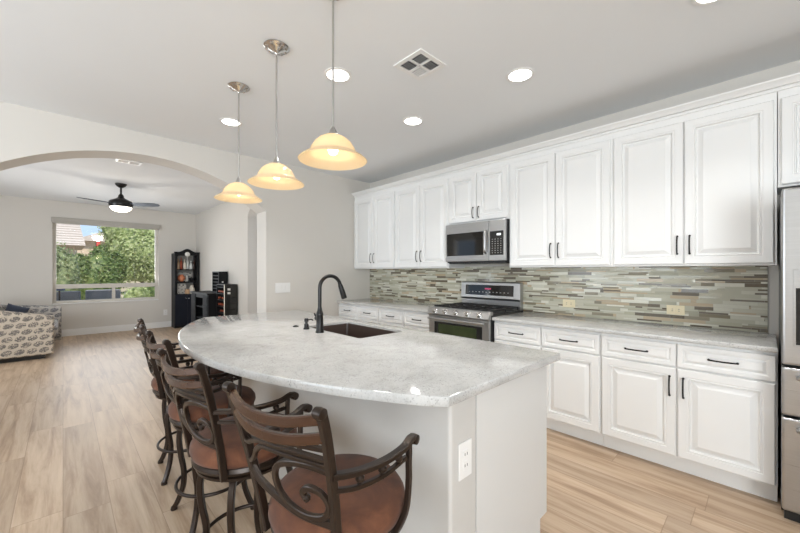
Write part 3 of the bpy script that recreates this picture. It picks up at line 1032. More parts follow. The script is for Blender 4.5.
# ------------------------------------------------------------------ bar stools (built once, facing +X)
def make_stool():
    e = thing('bar_stool', '', 'stool', (0, 0, 0), group='swivel stools along the bowed side of the island')
    sq = dict(square=True)
    obj('seat_frame', lathe(B(), [(0.185, 0.518), (0.196, 0.520), (0.198, 0.532), (0.188, 0.536), (0.188, 0.543), (0.207, 0.546), (0.212, 0.558), (0.208, 0.573)], seg=48), 'bronze', e, True, smooth=30)
    prof = [(0.200, 0.572), (0.212, 0.579), (0.219, 0.598), (0.217, 0.618), (0.205, 0.637), (0.175, 0.649), (0.12, 0.656), (0.05, 0.659), (0.002, 0.659)]
    obj('seat', lathe(B(), prof, seg=48), 'suede', e, True, smooth=60)
    for k in range(4):
        a = R(45 + 90 * k)
        pts = [(r * math.cos(a), r * math.sin(a), z) for r, z in ((0.145, 0.522), (0.180, 0.475), (0.194, 0.40), (0.185, 0.31), (0.168, 0.22), (0.172, 0.13), (0.200, 0.05), (0.222, 0.012))]
        bm = sweep(B(), spline(pts, 5), 0.024, 0.024, up=(-math.sin(a), math.cos(a), 0), **sq)
        lathe(bm, [(0.017, 0.0), (0.018, 0.004), (0.016, 0.016)], (0.222 * math.cos(a), 0.222 * math.sin(a), 0), 12)
        obj('leg', bm, 'bronze', e, True, smooth=30)
    ring = [(0.182 * math.cos(2 * math.pi * k / 48), 0.182 * math.sin(2 * math.pi * k / 48), 0.185) for k in range(48)]
    obj('footrest', sweep(B(), ring, 0.016, 0.018, closed=True, sides=10), 'bronze', e, True, smooth=60)
    def postx(z):
        t = (z - 0.55) / 0.46
        return -0.168 - 0.060 * t - 0.040 * t * t
    HW = 0.182
    def bp(y, z, bow=0.03):
        return (postx(z) - bow * max(0.0, 1 - (y / HW) ** 2), y, z)
    for s in (1, -1):
        pts = [(postx(z), s * (0.146 + 0.036 * min(1, (z - 0.55) / 0.40)), z) for z in (0.545, 0.60, 0.70, 0.80, 0.90, 0.96, 1.008)]
        bm = sweep(B(), spline(pts, 5), 0.026, 0.020, up=(0, 1, 0), **sq)
        lathe(bm, [(0.006, -0.0145), (0.014, -0.0125), (0.0155, 0.0), (0.014, 0.0125), (0.006, 0.0145)], (postx(1.01) - 0.004, s * HW, 1.007), 16, 'Y')
        obj('back_post', bm, 'bronze', e, True, smooth=30)
    for zc, sag_ in ((0.990, 0.020), (0.940, 0.020)):
        pts = [bp(y, zc - sag_ * (1 - (y / HW) ** 2), 0.045) for y in (HW, 0.11, 0.05, 0, -0.05, -0.11, -HW)]
        obj('crest_rail', sweep(B(), spline(pts, 5), 0.016, 0.026, up=(0.1, 0, 1), **sq), 'bronze_rail', e, True, smooth=30)
    bm = B()
    for pts2 in ([(HW, 0.935), (0.150, 0.905), (0.115, 0.892), (0.05, 0.896), (-0.05, 0.904), (-HW, 0.904)],
                 [(HW - 0.006, 0.842), (0.135, 0.847), (0.095, 0.866), (0.045, 0.880), (-0.05, 0.883), (-HW, 0.872)],
                 [(HW - 0.012, 0.778), (0.148, 0.782), (0.118, 0.806), (0.088, 0.842), (0.045, 0.863), (-0.05, 0.866), (-HW, 0.854)]):
        sweep(bm, spline([bp(y, z) for y, z in pts2], 6), 0.013, 0.013, up=(1, 0, 0.2), **sq)
    obj('back_splat', bm, 'bronze', e, True, smooth=30)
    bm = B()
    pts2 = [(-0.177, 0.838), (-0.12, 0.850), (-0.06, 0.846), (-0.005, 0.823), (0.018, 0.783), (0.008, 0.740), (-0.030, 0.708), (-0.085, 0.696), (-0.135, 0.706), (-0.153, 0.740), (-0.138, 0.773), (-0.104, 0.783), (-0.080, 0.767), (-0.087, 0.748)]
    sweep(bm, spline([bp(y, z) for y, z in pts2], 6), 0.017, 0.013, up=(1, 0, 0.2), **sq)
    ball(bm, bp(-0.089, 0.750), 0.011, 10)
    obj('scroll', bm, 'bronze', e, True, smooth=30)
    pts2 = [(0.164, 0.752), (0.12, 0.725), (0.03, 0.704), (-0.06, 0.686), (-0.155, 0.684)]
    obj('lower_rail', sweep(B(), spline([bp(y, z, 0.022) for y, z in pts2], 6), 0.014, 0.020, up=(0.1, 0, 1), **sq), 'bronze', e, True, smooth=30)
    for s in (1, -1):
        pts = [(postx(0.828), s * 0.172, 0.828), (-0.15, s * 0.203, 0.818), (-0.06, s * 0.226, 0.812), (0.02, s * 0.236, 0.815), (0.062, s * 0.237, 0.827), (0.082, s * 0.236, 0.825)]
        bm = sweep(B(), spline(pts, 6), 0.026, 0.016, **sq)
        lathe(bm, [(0.004, -0.016), (0.015, -0.013), (0.0165, 0), (0.015, 0.013), (0.004, 0.016)], (0.084, s * 0.236, 0.817), 14, 'Y')
        pts = [(postx(0.785), s * 0.168, 0.786), (-0.15, s * 0.200, 0.776), (-0.06, s * 0.222, 0.771), (0.040, s * 0.233, 0.778)]
        sweep(bm, spline(pts, 6), 0.014, 0.013, **sq)
        for q in ((-0.145, 0.203, 0.800), (-0.070, 0.223, 0.795), (0.0, 0.233, 0.797)):
            ball(bm, (q[0], s * q[1], q[2] - 0.003), 0.013, 10)
        a = obj('arm', bm, 'bronze', e, True, smooth=30)
        pts = [(0.052, s * 0.237, 0.815), (0.050, s * 0.237, 0.76), (0.048, s * 0.238, 0.70), (0.038, s * 0.234, 0.62), (0.015, s * 0.216, 0.565), (0.0, s * 0.198, 0.545)]
        obj('arm_support', sweep(B(), spline(pts, 6), 0.014, 0.018, up=(0, 1, 0.1), **sq), 'bronze', a, True, smooth=30)
    return e

STOOLS = [((0.657, 0.977), 14.3, 'bronze scroll-back stool with brown suede seat, nearest the camera'),
          ((0.590, 1.608), 8.2, 'bronze scroll-back stool with brown suede seat, second from the camera'),
          ((0.617, 2.169), 2.5, 'bronze scroll-back stool with brown suede seat, third from the camera'),
          ((0.634, 2.774), -6, 'bronze scroll-back stool with brown suede seat, farthest from the camera')]
proto = make_stool()
for i, ((x, y), a, lab) in enumerate(STOOLS):
    s = proto if i == 0 else copy_tree(proto)
    s.location = (x, y, 0)
    s.rotation_euler = (0, 0, R(a))
    s['label'] = lab

# ------------------------------------------------------------------ pendants
def make_pendant():
    e = thing('pendant_lamp', '', 'pendant lamp', (0, 0, CK), group='pendant lamps over the island')
    k = -CK
    bm = lathe(B(), [(0.076, 0), (0.078, -0.004), (0.070, -0.010), (0.052, -0.014), (0.044, -0.022), (0.022, -0.030), (0.010, -0.042), (0.008, -0.048)], seg=32)
    for q in range(10):
        a = 2 * math.pi * q / 10
        ball(bm, (0.060 * math.cos(a), 0.060 * math.sin(a), -0.011), 0.010, 8, 0.6)
    obj('canopy', bm, 'chrome', e, True, smooth=45)
    obj('stem', lathe(B(), [(0.0055, -0.045), (0.0055, -0.70)], seg=12), 'nickel', e, True, smooth=60)
    obj('fitter', lathe(B(), [(0.008, -0.690), (0.010, -0.698), (0.014, -0.703), (0.018, -0.716), (0.025, -0.729), (0.026, -0.737)], seg=24), 'nickel', e, True, smooth=50)
    z0 = 1.894 + k
    P = [(0.024, 0.124), (0.045, 0.118), (0.070, 0.104), (0.091, 0.084), (0.106, 0.060), (0.114, 0.040), (0.122, 0.031), (0.138, 0.022), (0.155, 0.012), (0.166, 0.002), (0.169, 0.0)]
    Q = [(r - 0.0035, z - 0.003) for r, z in P[::-1]]
    obj('shade', lathe(B(), [(r, z + z0) for r, z in P + Q], seg=48, cap=False), 'amber_glass', e, True, smooth=60)
    bm = lathe(B(), [(0.004, -0.032), (0.018, -0.026), (0.026, -0.008), (0.026, 0.006), (0.018, 0.026), (0.012, 0.040), (0.012, 0.055)], (0, 0, z0 + 0.058), 20)
    obj('bulb', bm, 'bulb_glow', e, True, smooth=60)
    return e
pp = make_pendant()
for i, (y, lab) in enumerate(((1.490, 'amber glass bell pendant lamp nearest the camera'), (2.13, 'amber glass bell pendant lamp, middle of the row of three'), (2.787, 'amber glass bell pendant lamp farthest from the camera'))):
    p = pp if i == 0 else copy_tree(pp)
    p.location = (0.967, y, CK)
    p['label'] = lab
    lamp('pendant_bulb_light', 'POINT', (0.967, y, 1.915), (0, 0, 0), 0.8, (1.0, 0.86, 0.66), shadow_soft_size=0.03)

# ------------------------------------------------------------------ ceiling fixtures
def make_downlight():
    e = thing('downlight', '', 'ceiling light', (0, 0, CK), group='round recessed ceiling lights')
    obj('trim_ring', lathe(B(), [(0.098, 0.0), (0.098, -0.004), (0.090, -0.007), (0.078, -0.005), (0.076, 0.0)], seg=40, cap=False), 'trim_white', e, True, smooth=50)
    obj('lens', lathe(B(), [(0.077, -0.001), (0.077, -0.0035), (0.002, -0.0045)], seg=40), 'downlight_glow', e, True, smooth=50)
    return e
dl0 = make_downlight()
for i, (x, y, lab) in enumerate(((1.422, 2.128, 'lit recessed ceiling light behind the nearest pendant stem'),
                                 (2.364, 1.226, 'lit recessed ceiling light right of the square ceiling vent'),
                                 (2.363, 2.293, 'lit recessed ceiling light between the square vent and the wall cabinets'),
                                 (1.142, 3.493, 'lit recessed ceiling light beside the farthest pendant, near the arch'),
                                 (2.362, 0.178, 'lit recessed ceiling light cut off by the top edge of the photo'))):
    d = dl0 if i == 0 else copy_tree(dl0)
    d.location = (x, y, CK)
    d['label'] = lab
    lamp('downlight_beam', 'AREA', (x, y, CK - 0.012), (0, 0, 0), DOWNLIGHT_W, (1.0, 0.985, 0.96), shape='DISK', size=0.15, spread=R(110))

e = thing('ceiling_vent', 'square white four-way air vent on the kitchen ceiling', 'vent', (1.755, 1.638, CK), group='ceiling air vents')
h = 0.128
bm = B()
zb, zt = CK - 0.008, CK
for a0, a1, b0, b1 in ((-h, h, -h, -h + 0.03), (-h, h, h - 0.03, h), (-h, -h + 0.03, -h + 0.03, h - 0.03), (h - 0.03, h, -h + 0.03, h - 0.03), (-0.007, 0.007, -h + 0.03, h - 0.03), (-h + 0.03, h - 0.03, -0.007, 0.007)):
    box(bm, 1.755 + a0, 1.755 + a1, 1.638 + b0, 1.638 + b1, zb, zt)
obj('frame', bm, 'trim_white', e)
obj('duct_backing', bx(1.755 - h + 0.03, 1.755 + h - 0.03, 1.638 - h + 0.03, 1.638 + h - 0.03, CK - 0.0012, CK - 0.0002), 'slot_dark', e)
bm = B()
for sx_, sy_ in ((-1, -1), (1, -1), (-1, 1), (1, 1)):
    for k in range(5):
        o_ = 0.016 + k * 0.0185
        if sx_ * sy_ > 0:
            c0 = (1.755 + sx_ * o_, 1.638 + sy_ * 0.010, CK - 0.004); c1 = (1.755 + sx_ * o_, 1.638 + sy_ * 0.096, CK - 0.004)
            up = (0.7 * sx_ * (1 if (sx_, sy_) == (-1, 1) else -1), 0, 0.7)
        else:
            c0 = (1.755 + sx_ * 0.010, 1.638 + sy_ * o_, CK - 0.004); c1 = (1.755 + sx_ * 0.096, 1.638 + sy_ * o_, CK - 0.004)
            up = (0, 0.7 * sy_ * (1 if (sx_, sy_) == (-1, 1) else -1), 0.7)
        sweep(bm, [c0, c1], 0.0015, 0.0075, up=up, square=True)
obj('louver', bm, 'trim_white', e)

e = thing('ceiling_vent', 'white slotted air vent on the living room ceiling beyond the arch', 'vent', (0.625, 5.81, CL), group='ceiling air vents')
bm = B()
box(bm, 0.49, 0.76, 5.73, 5.755, CL - 0.012, CL); box(bm, 0.49, 0.76, 5.865, 5.89, CL - 0.012, CL)
box(bm, 0.49, 0.515, 5.755, 5.865, CL - 0.012, CL); box(bm, 0.735, 0.76, 5.755, 5.865, CL - 0.012, CL); box(bm, 0.62, 0.632, 5.755, 5.865, CL - 0.012, CL)
obj('frame', bm, 'trim_white', e)
obj('duct_backing', bx(0.515, 0.735, 5.755, 5.865, CL - 0.0012, CL - 0.0002), 'slot_dark', e)
bm = B()
for k in range(6):
    y = 5.765 + k * 0.018
    sweep(bm, [(0.515, y, CL - 0.006), (0.735, y, CL - 0.006)], 0.002, 0.009, up=(0, -0.7, 0.7), square=True)
obj('louver', bm, 'trim_white', e)

# ceiling fan
FX, FY = 0.692, 7.395
e = thing('ceiling_fan', 'black ceiling fan with grey blades and lit bowl in the living room', 'ceiling fan', (FX, FY, CL))
obj('canopy', lathe(B(), [(0.078, CL), (0.078, CL - 0.012), (0.060, CL - 0.04), (0.030, CL - 0.062), (0.016, CL - 0.068)], (FX, FY, 0), 28), 'black_metal', e, smooth=45)
obj('downrod', lathe(B(), [(0.014, CL - 0.06), (0.014, 2.58)], (FX, FY, 0), 14), 'black_metal', e, smooth=60)
obj('motor_housing', lathe(B(), [(0.020, 2.62), (0.035, 2.60), (0.045, 2.56), (0.085, 2.535), (0.140, 2.51), (0.160, 2.49), (0.163, 2.44), (0.155, 2.415), (0.150, 2.405)], (FX, FY, 0), 36), 'black_metal', e, smooth=45)
obj('light_bowl', lathe(B(), [(0.148, 2.406), (0.145, 2.39), (0.125, 2.36), (0.08, 2.338), (0.03, 2.328), (0.003, 2.327)], (FX, FY, 0), 36), 'fan_light_glow', e, smooth=60)
for k, a in enumerate((7, 127, 247)):
    ang = R(a) + R(-43.75)
    bm = B()
    P = []
    prof2 = [(0.14, 0.028), (0.18, 0.055), (0.30, 0.070), (0.45, 0.072), (0.54, 0.060), (0.585, 0.032), (0.592, 0.0)]
    up_, dn_ = [], []
    tl = R(-13)
    outl = [(r, w_) for r, w_ in prof2] + [(r, -w_) for r, w_ in prof2[-2::-1]]
    for zz_ in (0.003, -0.003):
        ring_ = []
        for r, w_ in outl:
            x, y, z = r, w_ * math.cos(tl), w_ * math.sin(tl) + zz_
            ring_.append(bm.verts.new((FX + x * math.cos(ang) - y * math.sin(ang), FY + x * math.sin(ang) + y * math.cos(ang), 2.455 + z)))
        P.append(ring_)
    m = len(P[0])
    bm.faces.new(P[0]); bm.faces.new(P[1][::-1])
    for q in range(m):
        bm.faces.new((P[0][q], P[0][(q + 1) % m], P[1][(q + 1) % m], P[1][q]))
    obj('blade', bm, 'fan_blade_grey', e)
lamp('fan_bowl_light', 'POINT', (FX, FY, 2.29), (0, 0, 0), 16, (1.0, 0.94, 0.84), shadow_soft_size=0.12)

# ------------------------------------------------------------------ wall plates
def outlet_x(label, yc, zc, mat, xw, w=0.115, h=0.075, sideways=True):
    """outlet plate on a wall facing -X"""
    e = thing('wall_outlet', label, 'outlet', (xw, yc, zc), group='electrical outlets')
    obj('cover_plate', bx(xw - 0.006, xw - 0.0005, yc - w / 2, yc + w / 2, zc - h / 2, zc + h / 2), mat, e, bevel=0.003)
    for s in (-1, 1):
        r = obj('receptacle', bx(xw - 0.008, xw - 0.005, yc + s * 0.021 - 0.015, yc + s * 0.021 + 0.015, zc - 0.017, zc + 0.017), mat, e, bevel=0.002)
        bm = B()
        for q in (-1, 1):
            box(bm, xw - 0.0085, xw - 0.0078, yc + s * 0.021 - 0.006, yc + s * 0.021 + 0.004, zc + q * 0.007 - 0.0015, zc + q * 0.007 + 0.0015)
        obj('slot', bm, 'slot_dark', r)
outlet_x('ivory outlet on the mosaic backsplash, the one closer to the range', 1.327, 1.034, 'plate_ivory', XR - 0.0105)
outlet_x('ivory outlet on the mosaic backsplash, the one closer to the refrigerator', 0.508, 1.036, 'plate_ivory', XR - 0.0105)

def outlet_y(label, xc, zc, yw, mat='plate_white'):
    e = thing('wall_outlet', label, 'outlet', (xc, yw, zc), group='electrical outlets')
    obj('cover_plate', bx(xc - 0.04, xc + 0.04, yw - 0.006, yw - 0.0005, zc - 0.068, zc + 0.068), mat, e, bevel=0.003)
    for s in (-1, 1):
        r = obj('receptacle', bx(xc - 0.017, xc + 0.017, yw - 0.008, yw - 0.005, zc + s * 0.021 - 0.015, zc + s * 0.021 + 0.015), mat, e, bevel=0.002)
        bm = B()
        for q in (-1, 1):
            box(bm, xc + q * 0.007 - 0.0015, xc + q * 0.007 + 0.0015, yw - 0.0085, yw - 0.0078, zc + s * 0.021 - 0.004, zc + s * 0.021 + 0.006)
        obj('slot', bm, 'slot_dark', r)
outlet_y('white double outlet on the end of the kitchen island', 1.092, 0.637, iy0)
outlet_y('white outlet low on the living room wall beside the black hutch', 1.785, 0.36, YF)

e = thing('light_switch', 'white triple rocker light switch plate on the kitchen end wall', 'light switch', (2.075, YE, 1.13))
obj('cover_plate', bx(1.972, 2.178, YE - 0.006, YE - 0.0005, 1.066, 1.196), 'plate_white', e, bevel=0.003)
for k in range(3):
    x = 2.027 + k * 0.048
    obj('rocker', bx(x - 0.017, x + 0.017, YE - 0.010, YE - 0.005, 1.098, 1.164), 'plate_white', e, bevel=0.002)

# ------------------------------------------------------------------ living room
e = thing('roller_shade', 'rolled-up taupe window shade with fabric valance above the window', 'window shade', (0.745, YF - 0.05, 2.37))
obj('valance', bx(-0.172, 1.662, YF - 0.085, YF - 0.001, 2.355, 2.445), 'valance', e, bevel=0.006)
obj('shade_roll', lathe(B(), [(0.028, -0.16), (0.028, 1.65)], (0, YF - 0.042, 2.352), 18, 'X'), 'valance', e, smooth=60)

# loveseat seen from its side, facing +X
e = thing('loveseat', 'tan loveseat covered in dark handwriting-patterned fabric below the window', 'sofa', (-0.55, 8.45, 0))
def arm_mesh(y0, y1, x0, x1, zf, zbk, zlow=0.07):
    bm = B()
    N = 12
    rings = []
    for k in range(N + 1):
        t_ = k / N
        x = x0 + (x1 - x0) * t_
        zt = zbk + (zf - zbk) * t_ ** 0.8
        m_ = (y0 + y1) / 2
        hw = (y1 - y0) / 2
        rings.append([bm.verts.new((x, y, z)) for y, z in ((m_ - hw, zlow), (m_ + hw, zlow), (m_ + hw, zt - 0.05), (m_ + hw * 0.75, zt - 0.012), (m_, zt), (m_ - hw * 0.75, zt - 0.012), (m_ - hw, zt - 0.05))])
    for a, b in zip(rings, rings[1:]):
        for q in range(7):
            bm.faces.new((a[q], a[(q + 1) % 7], b[(q + 1) % 7], b[q]))
    bm.faces.new(rings[0][::-1]); bm.faces.new(rings[-1])
    return bm
obj('arm', arm_mesh(7.65, 7.87, -1.15, -0.10, 0.655, 0.92), 'script_fabric', e, smooth=50, bevel=0.02)
obj('arm', arm_mesh(9.06, 9.28, -1.15, -0.02, 0.70, 0.82), 'script_fabric_daylit', e, smooth=50, bevel=0.02)
obj('backrest', bx(-1.28, -0.98, 7.66, 9.27, 0.08, 0.86), 'script_fabric_daylit', e, bevel=0.05, bseg=4)
obj('seat_base', bx(-0.98, -0.12, 7.87, 9.06, 0.07, 0.30), 'script_fabric_daylit', e, bevel=0.015)
for a, b in ((7.875, 8.46), (8.465, 9.055)):
    obj('seat_cushion', bx(-0.98, -0.06, a, b, 0.30, 0.47), 'script_fabric_daylit', e, bevel=0.045, bseg=4)
for a, b in ((7.88, 8.46), (8.465, 9.05)):
    bm = bx(-0.99, -0.80, a, b, 0.47, 0.84)
    obj('back_cushion', bm, 'script_fabric_daylit', e, bevel=0.06, bseg=4)
obj('plinth', bx(-1.2, -0.20, 7.75, 9.18, 0.0, 0.07), 'black_plastic', e)
# pillow
bm = B()
N = 10
grid = {}
for sgn in (1, -1):
    for i in range(N + 1):
        for j in range(N + 1):
            u, v = 2 * i / N - 1, 2 * j / N - 1
            k = (1 - u * u) * (1 - v * v)
            grid[sgn, i, j] = bm.verts.new((u * 0.14 * (1 - 0.06 * (1 - v * v)), sgn * 0.075 * max(0, k) ** 0.45, v * 0.14 * (1 - 0.06 * (1 - u * u))))
    for i in range(N):
        for j in range(N):
            bm.faces.new((grid[sgn, i, j], grid[sgn, i + 1, j], grid[sgn, i + 1, j + 1], grid[sgn, i, j + 1]))
bmesh.ops.remove_doubles(bm, verts=bm.verts, dist=1e-4)
o = obj('throw_pillow', bm, 'denim', smooth=80)
o.location = (-0.60, 8.965, 0.622)
o.rotation_euler = (R(-14), R(22), R(0))
tag(o, 'dark blue throw pillow leaning on the far arm of the loveseat', 'pillow')

# black hutch in the corner
hx0, hx1, hy0, hy1 = 1.905, 2.425, 9.66, 10.032
e = thing('display_hutch', 'tall narrow black hutch with open shelves and lower doors in the corner', 'cabinet', ((hx0 + hx1) / 2, (hy0 + hy1) / 2, 0))
bm = B()
box(bm, hx0, hx1, hy0 + 0.02, hy1, 0.0, 0.80)
box(bm, hx0, hx0 + 0.055, hy0 + 0.02, hy1, 0.80, 1.78)
box(bm, hx1 - 0.055, hx1, hy0 + 0.02, hy1, 0.80, 1.78)
box(bm, hx0 + 0.055, hx1 - 0.055, hy0 + 0.02, hy1, 1.735, 1.78)
obj('carcass', bm, 'black_wood', e)
obj('back_panel', bx(hx0 + 0.055, hx1 - 0.055, hy1 - 0.02, hy1 - 0.002, 0.80, 1.735), 'shelf_back', e)
for z in (1.085, 1.385):
    obj('shelf', bx(hx0 + 0.055, hx1 - 0.055, hy0 + 0.04, hy1 - 0.02, z - 0.012, z + 0.012), 'black_wood', e)
bm = B()
pts_ = [(hx0 - 0.01, 1.78), (hx1 + 0.01, 1.78)]
up_ = []
for k in range(25):
    t_ = k / 24
    up_.append((hx0 - 0.01 + (hx1 - hx0 + 0.02) * t_, 1.80 + 0.075 * max(0, math.sin(math.pi * t_)) ** 2.2 + 0.012 * math.cos(4 * math.pi * t_)))
lo_ = [(x, 1.78) for x, z in up_]
for y in (hy0 + 0.005, hy0 + 0.03):
    bm.faces.new([bm.verts.new((x, y, z)) for x, z in lo_ + up_[::-1]])
for a, b in zip(up_, up_[1:]):
    bm.faces.new([bm.verts.new(q) for q in ((a[0], hy0 + 0.005, a[1]), (b[0], hy0 + 0.005, b[1]), (b[0], hy0 + 0.03, b[1]), (a[0], hy0 + 0.03, a[1]))])
bmesh.ops.remove_doubles(bm, verts=bm.verts, dist=1e-5)
obj('crest', bm, 'black_wood', e)
obj('medallion', lathe(B(), [(0.055, -0.004), (0.050, -0.010), (0.01, -0.012)], ((hx0 + hx1) / 2, hy0 + 0.008, 1.755), 20, 'Y'), 'pale_label', e, smooth=50)
hm = (hx0 + hx1) / 2
for s in (0, 1):
    a, b = (hx0 + 0.012, hm - 0.002) if s == 0 else (hm + 0.002, hx1 - 0.012)
    d = obj('door', bx(a, b, hy0 + 0.002, hy0 + 0.02, 0.06, 0.785), 'navy_wood', e, bevel=0.004)
    kx = hm - 0.03 if s == 0 else hm + 0.03
    obj('knob', ball(B(), (kx, hy0 - 0.010, 0.70), 0.013, 12), 'chrome', d, smooth=60)

def bottle(label, x, y, z, r, h, mat, name='bottle', cat='bottle', group='bottles on the black hutch'):
    bm = lathe(B(), [(r * 0.9, z + 0.0005), (r, z + 0.01), (r, z + h * 0.55), (r * 0.75, z + h * 0.66), (r * 0.35, z + h * 0.74), (r * 0.33, z + h * 0.95), (r * 0.38, z + h)], (x, y, 0), 14)
    o = obj(name, bm, mat, smooth=45)
    return tag(o, label, cat, group)
def goods(name, label, cat, bm, mat):
    return tag(obj(name, bm, mat, smooth=45), label, cat, 'things kept on the black hutch')
sh1, sh2, sh3 = 1.3975, 1.0975, 0.8005
ym = hy0 + 0.14
bottle('tan bottle at the left of the hutch top shelf', 2.000, ym, sh1, 0.032, 0.25, 'bottle_tan')
bottle('dark red bottle second from left on the hutch top shelf', 2.067, ym + 0.03, sh1, 0.029, 0.29, 'foil_red')
bottle('cream bottle in the middle of the hutch top shelf', 2.134, ym, sh1, 0.033, 0.24, 'cream')
bottle('clear bottle right of the middle on the hutch top shelf', 2.201, ym + 0.03, sh1, 0.032, 0.30, 'bottle_clear')
bottle('short clear decanter near the right of the hutch top shelf', 2.272, ym, sh1, 0.035, 0.21, 'bottle_clear')
bottle('dark bottle at the right end of the hutch top shelf', 2.339, ym + 0.02, sh1, 0.029, 0.27, 'bottle_dark')
goods('vase', 'round terracotta vase on the hutch middle shelf', 'vase', lathe(B(), [(0.035, sh2), (0.07, sh2 + 0.03), (0.085, sh2 + 0.08), (0.07, sh2 + 0.13), (0.04, sh2 + 0.155), (0.045, sh2 + 0.17)], (2.062, ym, 0), 20), 'terracotta')
bm = lathe(B(), [(0.04, sh2), (0.055, sh2 + 0.02), (0.066, sh2 + 0.055), (0.07, sh2 + 0.09)], (2.295, ym, 0), 20)
goods('bowl', 'dark bowl at the right of the hutch middle shelf', 'bowl', bm, 'black_wood')
goods('jar', 'pale jar in the middle of the hutch middle shelf', 'jar', lathe(B(), [(0.036, sh2), (0.040, sh2 + 0.02), (0.040, sh2 + 0.11), (0.03, sh2 + 0.13), (0.03, sh2 + 0.15)], (2.19, ym + 0.05, 0), 18), 'bottle_clear')
t = NT('spotted_print')
co = t.coord()
v = t.n('ShaderNodeTexVoronoi')
v.inputs['Scale'].default_value = 26
t.l(co, v.inputs['Vector'])
t.base(t.mix(t.math('LESS_THAN', v.outputs['Distance'], 0.33), (0.66, 0.64, 0.60), (0.03, 0.03, 0.035)))
M['spotted_print'] = t.m
goods('platter', 'white platter with black spots standing on the hutch lowest shelf', 'platter', bx(1.975, 2.18, ym + 0.04, ym + 0.06, sh3, sh3 + 0.25), 'spotted_print')
goods('box', 'tan box standing on the hutch lowest shelf', 'box', bx(2.14, 2.225, ym - 0.06, ym + 0.03, sh3, sh3 + 0.11), 'bottle_tan')
goods('jug', 'pale jug at the right of the hutch lowest shelf', 'jug', lathe(B(), [(0.05, sh3), (0.065, sh3 + 0.04), (0.06, sh3 + 0.12), (0.035, sh3 + 0.17), (0.04, sh3 + 0.21)], (2.294, ym, 0), 18), 'cream')
goods('platter', 'white platter with black spots standing on the hutch middle shelf', 'platter', bx(1.99, 2.33, hy1 - 0.075, hy1 - 0.055, sh2, sh2 + 0.22), 'spotted_print')

# black bar cabinet along the right wall, front facing -X
cx0, cx1, cy0, cy1 = 2.04, 2.42, 7.56, 8.84
e = thing('bar_cabinet', 'low black bar cabinet with carved grey columns and open centre', 'cabinet', ((cx0 + cx1) / 2, (cy0 + cy1) / 2, 0))
bm = B()
box(bm, cx0 + 0.02, cx1, cy0 + 0.02, cy0 + 0.05, 0, 0.875)
box(bm, cx0 + 0.02, cx1, cy1 - 0.05, cy1 - 0.02, 0, 0.875)
box(bm, cx1 - 0.02, cx1, cy0 + 0.05, cy1 - 0.05, 0, 0.875)
box(bm, cx0 + 0.02, cx1 - 0.02, cy0 + 0.05, cy1 - 0.05, 0, 0.06)
box(bm, cx0 + 0.02, cx1 - 0.02, cy0 + 0.05, cy1 - 0.05, 0.80, 0.875)
obj('carcass', bm, 'black_wood', e)
obj('top', bx(cx0 - 0.01, cx1, cy0, cy1, 0.8755, 0.908), 'black_wood', e, bevel=0.006)
for a, b in ((cy0 + 0.03, cy0 + 0.36), (cy1 - 0.36, cy1 - 0.03)):
    bm = bx(cx0 + 0.004, cx0 + 0.0195, a, b, 0.03, 0.86)
    for k in range(5):
        z = 0.09 + k * 0.155
        box(bm, cx0 - 0.003, cx0 + 0.004, a + 0.06, b - 0.06, z, z + 0.115)
    obj('carved_column', bm, 'grey_carved', e, bevel=0.004)
for z in (0.36, 0.60):
    obj('shelf', bx(cx0 + 0.03, cx1 - 0.02, cy0 + 0.36, cy1 - 0.36, z, z + 0.018), 'grey_carved', e)
for k, y in enumerate((8.02, 8.12, 8.24)):
    o = bottle('dark bottle inside the open centre of the bar cabinet', cx0 + 0.13, y, 0.3785, 0.038, 0.20 if k else 0.21, 'bottle_dark', group='bottles inside the bar cabinet')

# small cubby rack on the bar cabinet
ux0, ux1, uy0, uy1, uz0, uz1 = 2.25, 2.42, 7.60, 8.02, 0.9085, 1.343
e = thing('cubby_rack', 'small black cubby rack standing on top of the bar cabinet', 'rack', ((ux0 + ux1) / 2, (uy0 + uy1) / 2, uz0))
bm = B()
box(bm, ux0, ux1, uy0, uy0 + 0.02, uz0, uz1); box(bm, ux0, ux1, uy1 - 0.02, uy1, uz0, uz1)
box(bm, ux0, ux1, uy0 + 0.02, uy1 - 0.02, uz1 - 0.02, uz1); box(bm, ux0, ux1, uy0 + 0.02, uy1 - 0.02, uz0, uz0 + 0.02)
box(bm, ux1 - 0.012, ux1, uy0 + 0.02, uy1 - 0.02, uz0 + 0.02, uz1 - 0.02)
obj('case', bm, 'black_wood', e)
for k in range(5):
    z = uz0 + 0.075 + k * 0.066
    obj('shelf', bx(ux0 + 0.003, ux1 - 0.012, uy0 + 0.02, uy1 - 0.02, z, z + 0.022), 'grey_carved', e)
obj('label_plate', bx(ux0 + 0.06, ux0 + 0.09, uy0 - 0.003, uy0, uz0 + 0.21, uz0 + 0.235), 'pale_label', e)

# wine rack against the wall
vx0, vx1, vy0, vy1, vz1 = 2.19, 2.42, 7.04, 7.52, 1.10
e = thing('wine_rack', 'upright black wine rack with bottles and glossy side against the wall', 'wine rack', ((vx0 + vx1) / 2, (vy0 + vy1) / 2, 0))
bm = B()
box(bm, vx0, vx1, vy1 - 0.02, vy1, 0, vz1)
box(bm, vx0, vx1, vy0 + 0.02, vy1 - 0.02, vz1 - 0.02, vz1); box(bm, vx0, vx1, vy0 + 0.02, vy1 - 0.02, 0, 0.03)
box(bm, vx1 - 0.012, vx1, vy0 + 0.02, vy1 - 0.02, 0.03, vz1 - 0.02)
obj('case', bm, 'black_wood', e)
sp = obj('side_panel', bx(vx0, vx1, vy0, vy0 + 0.02, 0, vz1), 'black_glass', e)
bm = B()
for z in (0.985, 0.915):
    box(bm, vx0 + 0.05, vx0 + 0.10, vy0 - 0.002, vy0 + 0.001, z, z + 0.038)
